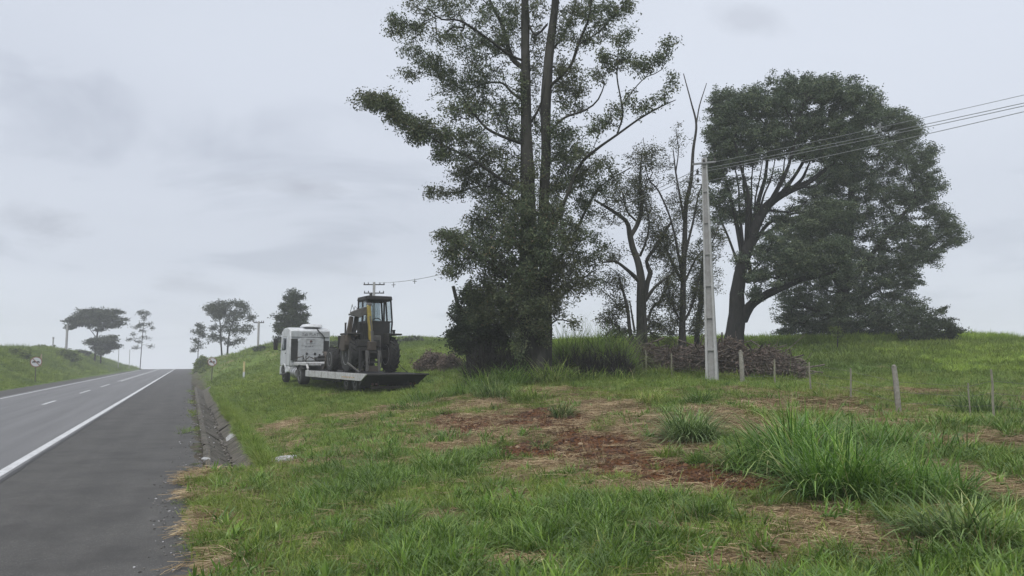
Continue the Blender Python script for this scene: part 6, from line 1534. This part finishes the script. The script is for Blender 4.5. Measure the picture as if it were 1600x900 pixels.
# spacers on the wires
def spacer(px, py, d, s, label):
    p = at(px, py, d); m = MB(); m.box(-s * .15, s * .15, -.02, .02, -s, s); m.box(-s * .8, s * .8, -.02, .02, -s * .12, s * .12)
    tag(m.build('wire_spacer', C_gal, None, loc=tuple(p)), label, 'wire spacer', 'spacers on the overhead wires')
spacer(615, 445, 82, .28, 'spacer on the far wires nearest the double-crossarm pole'); spacer(648, 439.5, 75, .25, 'spacer on the far wires nearest the tall tree')
spacer(1375, 199, 22.9, .14, 'spacer on the wires in front of the rounded tree crown')

# ------------------------------------------------------------------ signs and marker post
C_sw = surf('sign_white', (.50, .52, .55), .5, var=.06, dirt=(.4, .4, .4), dirt_amt=.3)
C_sr = surf('sign_red', (.20, .085, .05), .5, var=.15)
C_sb = surf('sign_black', (.03, .03, .032), .5)
def sign(px, py_top, py_b, d, r, label, slash=True):
    x, y, z = ground_at(px, py_b, d); cz = at(px, py_top, d)[2]; h = cz - z
    o = thing('road_sign', label, 'road sign', (x, y, z), math.atan2(-x, y) * .9)
    MB().box(-.045, .045, .03, .11, -.1, h + r * .6).build('post', surf('sign_post_wood', (.075, .08, .05), .9, var=.3, scale=4), o)
    def disc(rad, y0, y1, mat, nm, par):
        return MB().lathe([(rad, y0), (rad, y1)], (0, 0, h), 'y', 32).build(nm, mat, par)
    disc(r, .0, .02, C_sr, 'border', o); f = disc(r * .84, -.004, -.001, C_sw, 'sign_face', o)
    # two cars side by side and the diagonal bar
    for cxx, mt in ((-.36, C_sb), (.34, C_sb)):
        m = MB(); m.box(cxx * r - r * .27, cxx * r + r * .27, -.010, -.005, h - r * .12, h + r * .06); m.box(cxx * r - r * .17, cxx * r + r * .17, -.0105, -.0052, h + r * .06, h + r * .18)
        m.box(cxx * r - r * .24, cxx * r - r * .12, -.0104, -.0051, h - r * .2, h - r * .12); m.box(cxx * r + r * .12, cxx * r + r * .24, -.0104, -.0051, h - r * .2, h - r * .12)
        m.build('car_symbol', mt, f)
    q = r * .62; m = MB(); m.prism([(-q - .03, h + q), (-q + .05, h + q + .03), (q + .03, h - q), (q - .05, h - q - .03)], 1, -.014, -.011); m.build('diagonal_bar', C_sr, f)
    return o
sign(55, 565.5, 590, 74, .50, 'round no-overtaking sign on a short post on the bank across the road')
sign(331, 565.5, 586, 74, .42, 'round no-overtaking sign on the grass slope right of the road')
x, y, z = ground_at(381, 587, 61); mp_ = thing('marker_post', 'slim marker post, yellowish above and white below, on the slope left of the lorry', 'marker post', (x, y, z))
hh = at(381, 565, 61)[2] - z
MB().box(-.07, .07, -.05, .05, -.1, hh * .42).build('lower_post', C_sw, mp_, .01)
MB().box(-.068, .068, -.048, .048, hh * .42 + .002, hh).build('upper_post', surf('marker_yellow', (.44, .37, .18), .6, var=.1), mp_, .01)
x, y, z = ground_at(64, 568, 96); MB_ = MB().box(-.06, .06, -.06, .06, -.1, 1.7).build('wooden_stake', surf('orange_stake', (.30, .24, .16), .8), None, loc=(x, y, z)); tag(MB_, 'short yellowish stake on the bank just right of the left sign', 'stake')

# ------------------------------------------------------------------ wire fence
FG = 'posts of the wire fence'
posts = [(1010, 600, 34.5, .97, .035, 'thin fence post at the left end in front of the brush pile'), (1050, 600, 33.6, .95, .035, 'thin fence post in the brush pile left of the concrete pole'), (1160, 601, 31, 1.32, .095, 'stout squared fence post just right of the concrete pole'),
         (1211, 600, 28.6, .95, .035, 'thin fence stake in front of the right half of the brush pile'), (1267, 612, 25.9, .98, .03, 'thin fence stake just right of the brush pile end'),
         (1329, 617, 23.5, .92, .03, 'thin fence stake second left of the leaning wooden post'), (1405, 652, 21, 1.30, .075, 'rough leaning wooden fence post in front of the meadow'),
         (1516, 640, 18.8, .85, .02, 'thin stake in front of the dark bushy clump'), (1553, 655, 17.8, 1.15, .028, 'thin pale stake nearest the right edge')]
tops = []
for i, (px, py, d, h, w, lb) in enumerate(posts):
    x, y, z = ground_at(px, py, d); g = random.Random(i); m = MB()
    pts = [(0, 0, -.15), (g.uniform(-.01, .01), 0, h * .35), (g.uniform(-.015, .015), 0, h * .7), (0, 0, h)]
    m.tube(pts, [w * 1.05, w, w * .95, w * .9], 7 if w > .05 else 5)
    if w > .05: m.tube([(0, 0, h), (w * .3, 0, h + .05)], [w * .88, w * .3], 7)
    rt = (g.uniform(-.03, .03), .075 if False else (-.06 if px == 1405 else g.uniform(-.03, .03)), g.uniform(0, 1))
    tag(m.build('fence_post', C_wood if w > .05 else surf('thin_stake_wood', (.21, .20, .15), .9, var=.3, scale=6), None, loc=(x, y, z), rot=(rt[0], rt[1], 0)), lb, 'fence post', FG); tops.append((x, y, z, h))
C_wire = surf('rusty_wire', (.17, .165, .155), .7, .3, .2)
for k, (fz, nm) in enumerate(((.9, 'top'), (.62, 'middle'), (.33, 'bottom'))):
    pts = []
    ex = [(tops[0][0] - 3.0, tops[0][1] + 3.0)]
    pts.append((ex[0][0], ex[0][1], hz(*ex[0]) + .95 * fz))
    for (x, y, z, h) in tops: pts.append((x, y, z + min(h, .98) * fz))
    x, y, z, h = tops[-1]; pts.append((x + .9, y - 5, hz(x + .9, y - 5) + .98 * fz))
    m = MB(); m.tube(pts, .005, 4); tag(m.build('fence_wire', C_wire, None), '%s strand of rusty wire along the fence posts' % nm, 'fence wire', 'strands of the wire fence')
# litter scraps
for i, (px, py, d, s, lb) in enumerate(((1048, 724, 16.0, .07, 'small white scrap on the bare red earth'), (785, 625, 25.5, .10, 'small white scrap at the foot of the tall bluish weeds'), (1300, 615, 26.0, .06, 'small pale scrap on the cut straw near the fence'))):
    x, y, z = ground_at(px, py, d); m = MB(); m.add([(-s, -s * .4, .02), (s, -s * .5, .03), (s * .9, s * .5, .06), (-s * .8, s * .4, .05), (-s, -s * .4, .01), (s, -s * .5, .02), (s * .9, s * .5, .05), (-s * .8, s * .4, .04)], [(0, 1, 2, 3), (4, 5, 6, 7), (0, 1, 5, 4), (1, 2, 6, 5), (2, 3, 7, 6), (3, 0, 4, 7)])
    tag(m.build('paper_scrap', C_sw, None, loc=(x, y, z + .02), rot=(.1, .2, i)), lb, 'litter', 'scraps of litter')

# ------------------------------------------------------------------ air: thin haze round the whole place
m, t = new_mat('haze_volume'); t.nodes.clear()
o_ = t.nodes.new('ShaderNodeOutputMaterial'); pv_ = t.nodes.new('ShaderNodeVolumePrincipled')
pv_.inputs['Color'].default_value = (.93, .95, 1, 1); pv_.inputs['Density'].default_value = .0012; pv_.inputs['Anisotropy'].default_value = .0
t.links.new(pv_.outputs[0], o_.inputs['Volume'])
MB().box(-470, 470, -75, 600, -40, 27).build('haze', m)['kind'] = 'stuff'
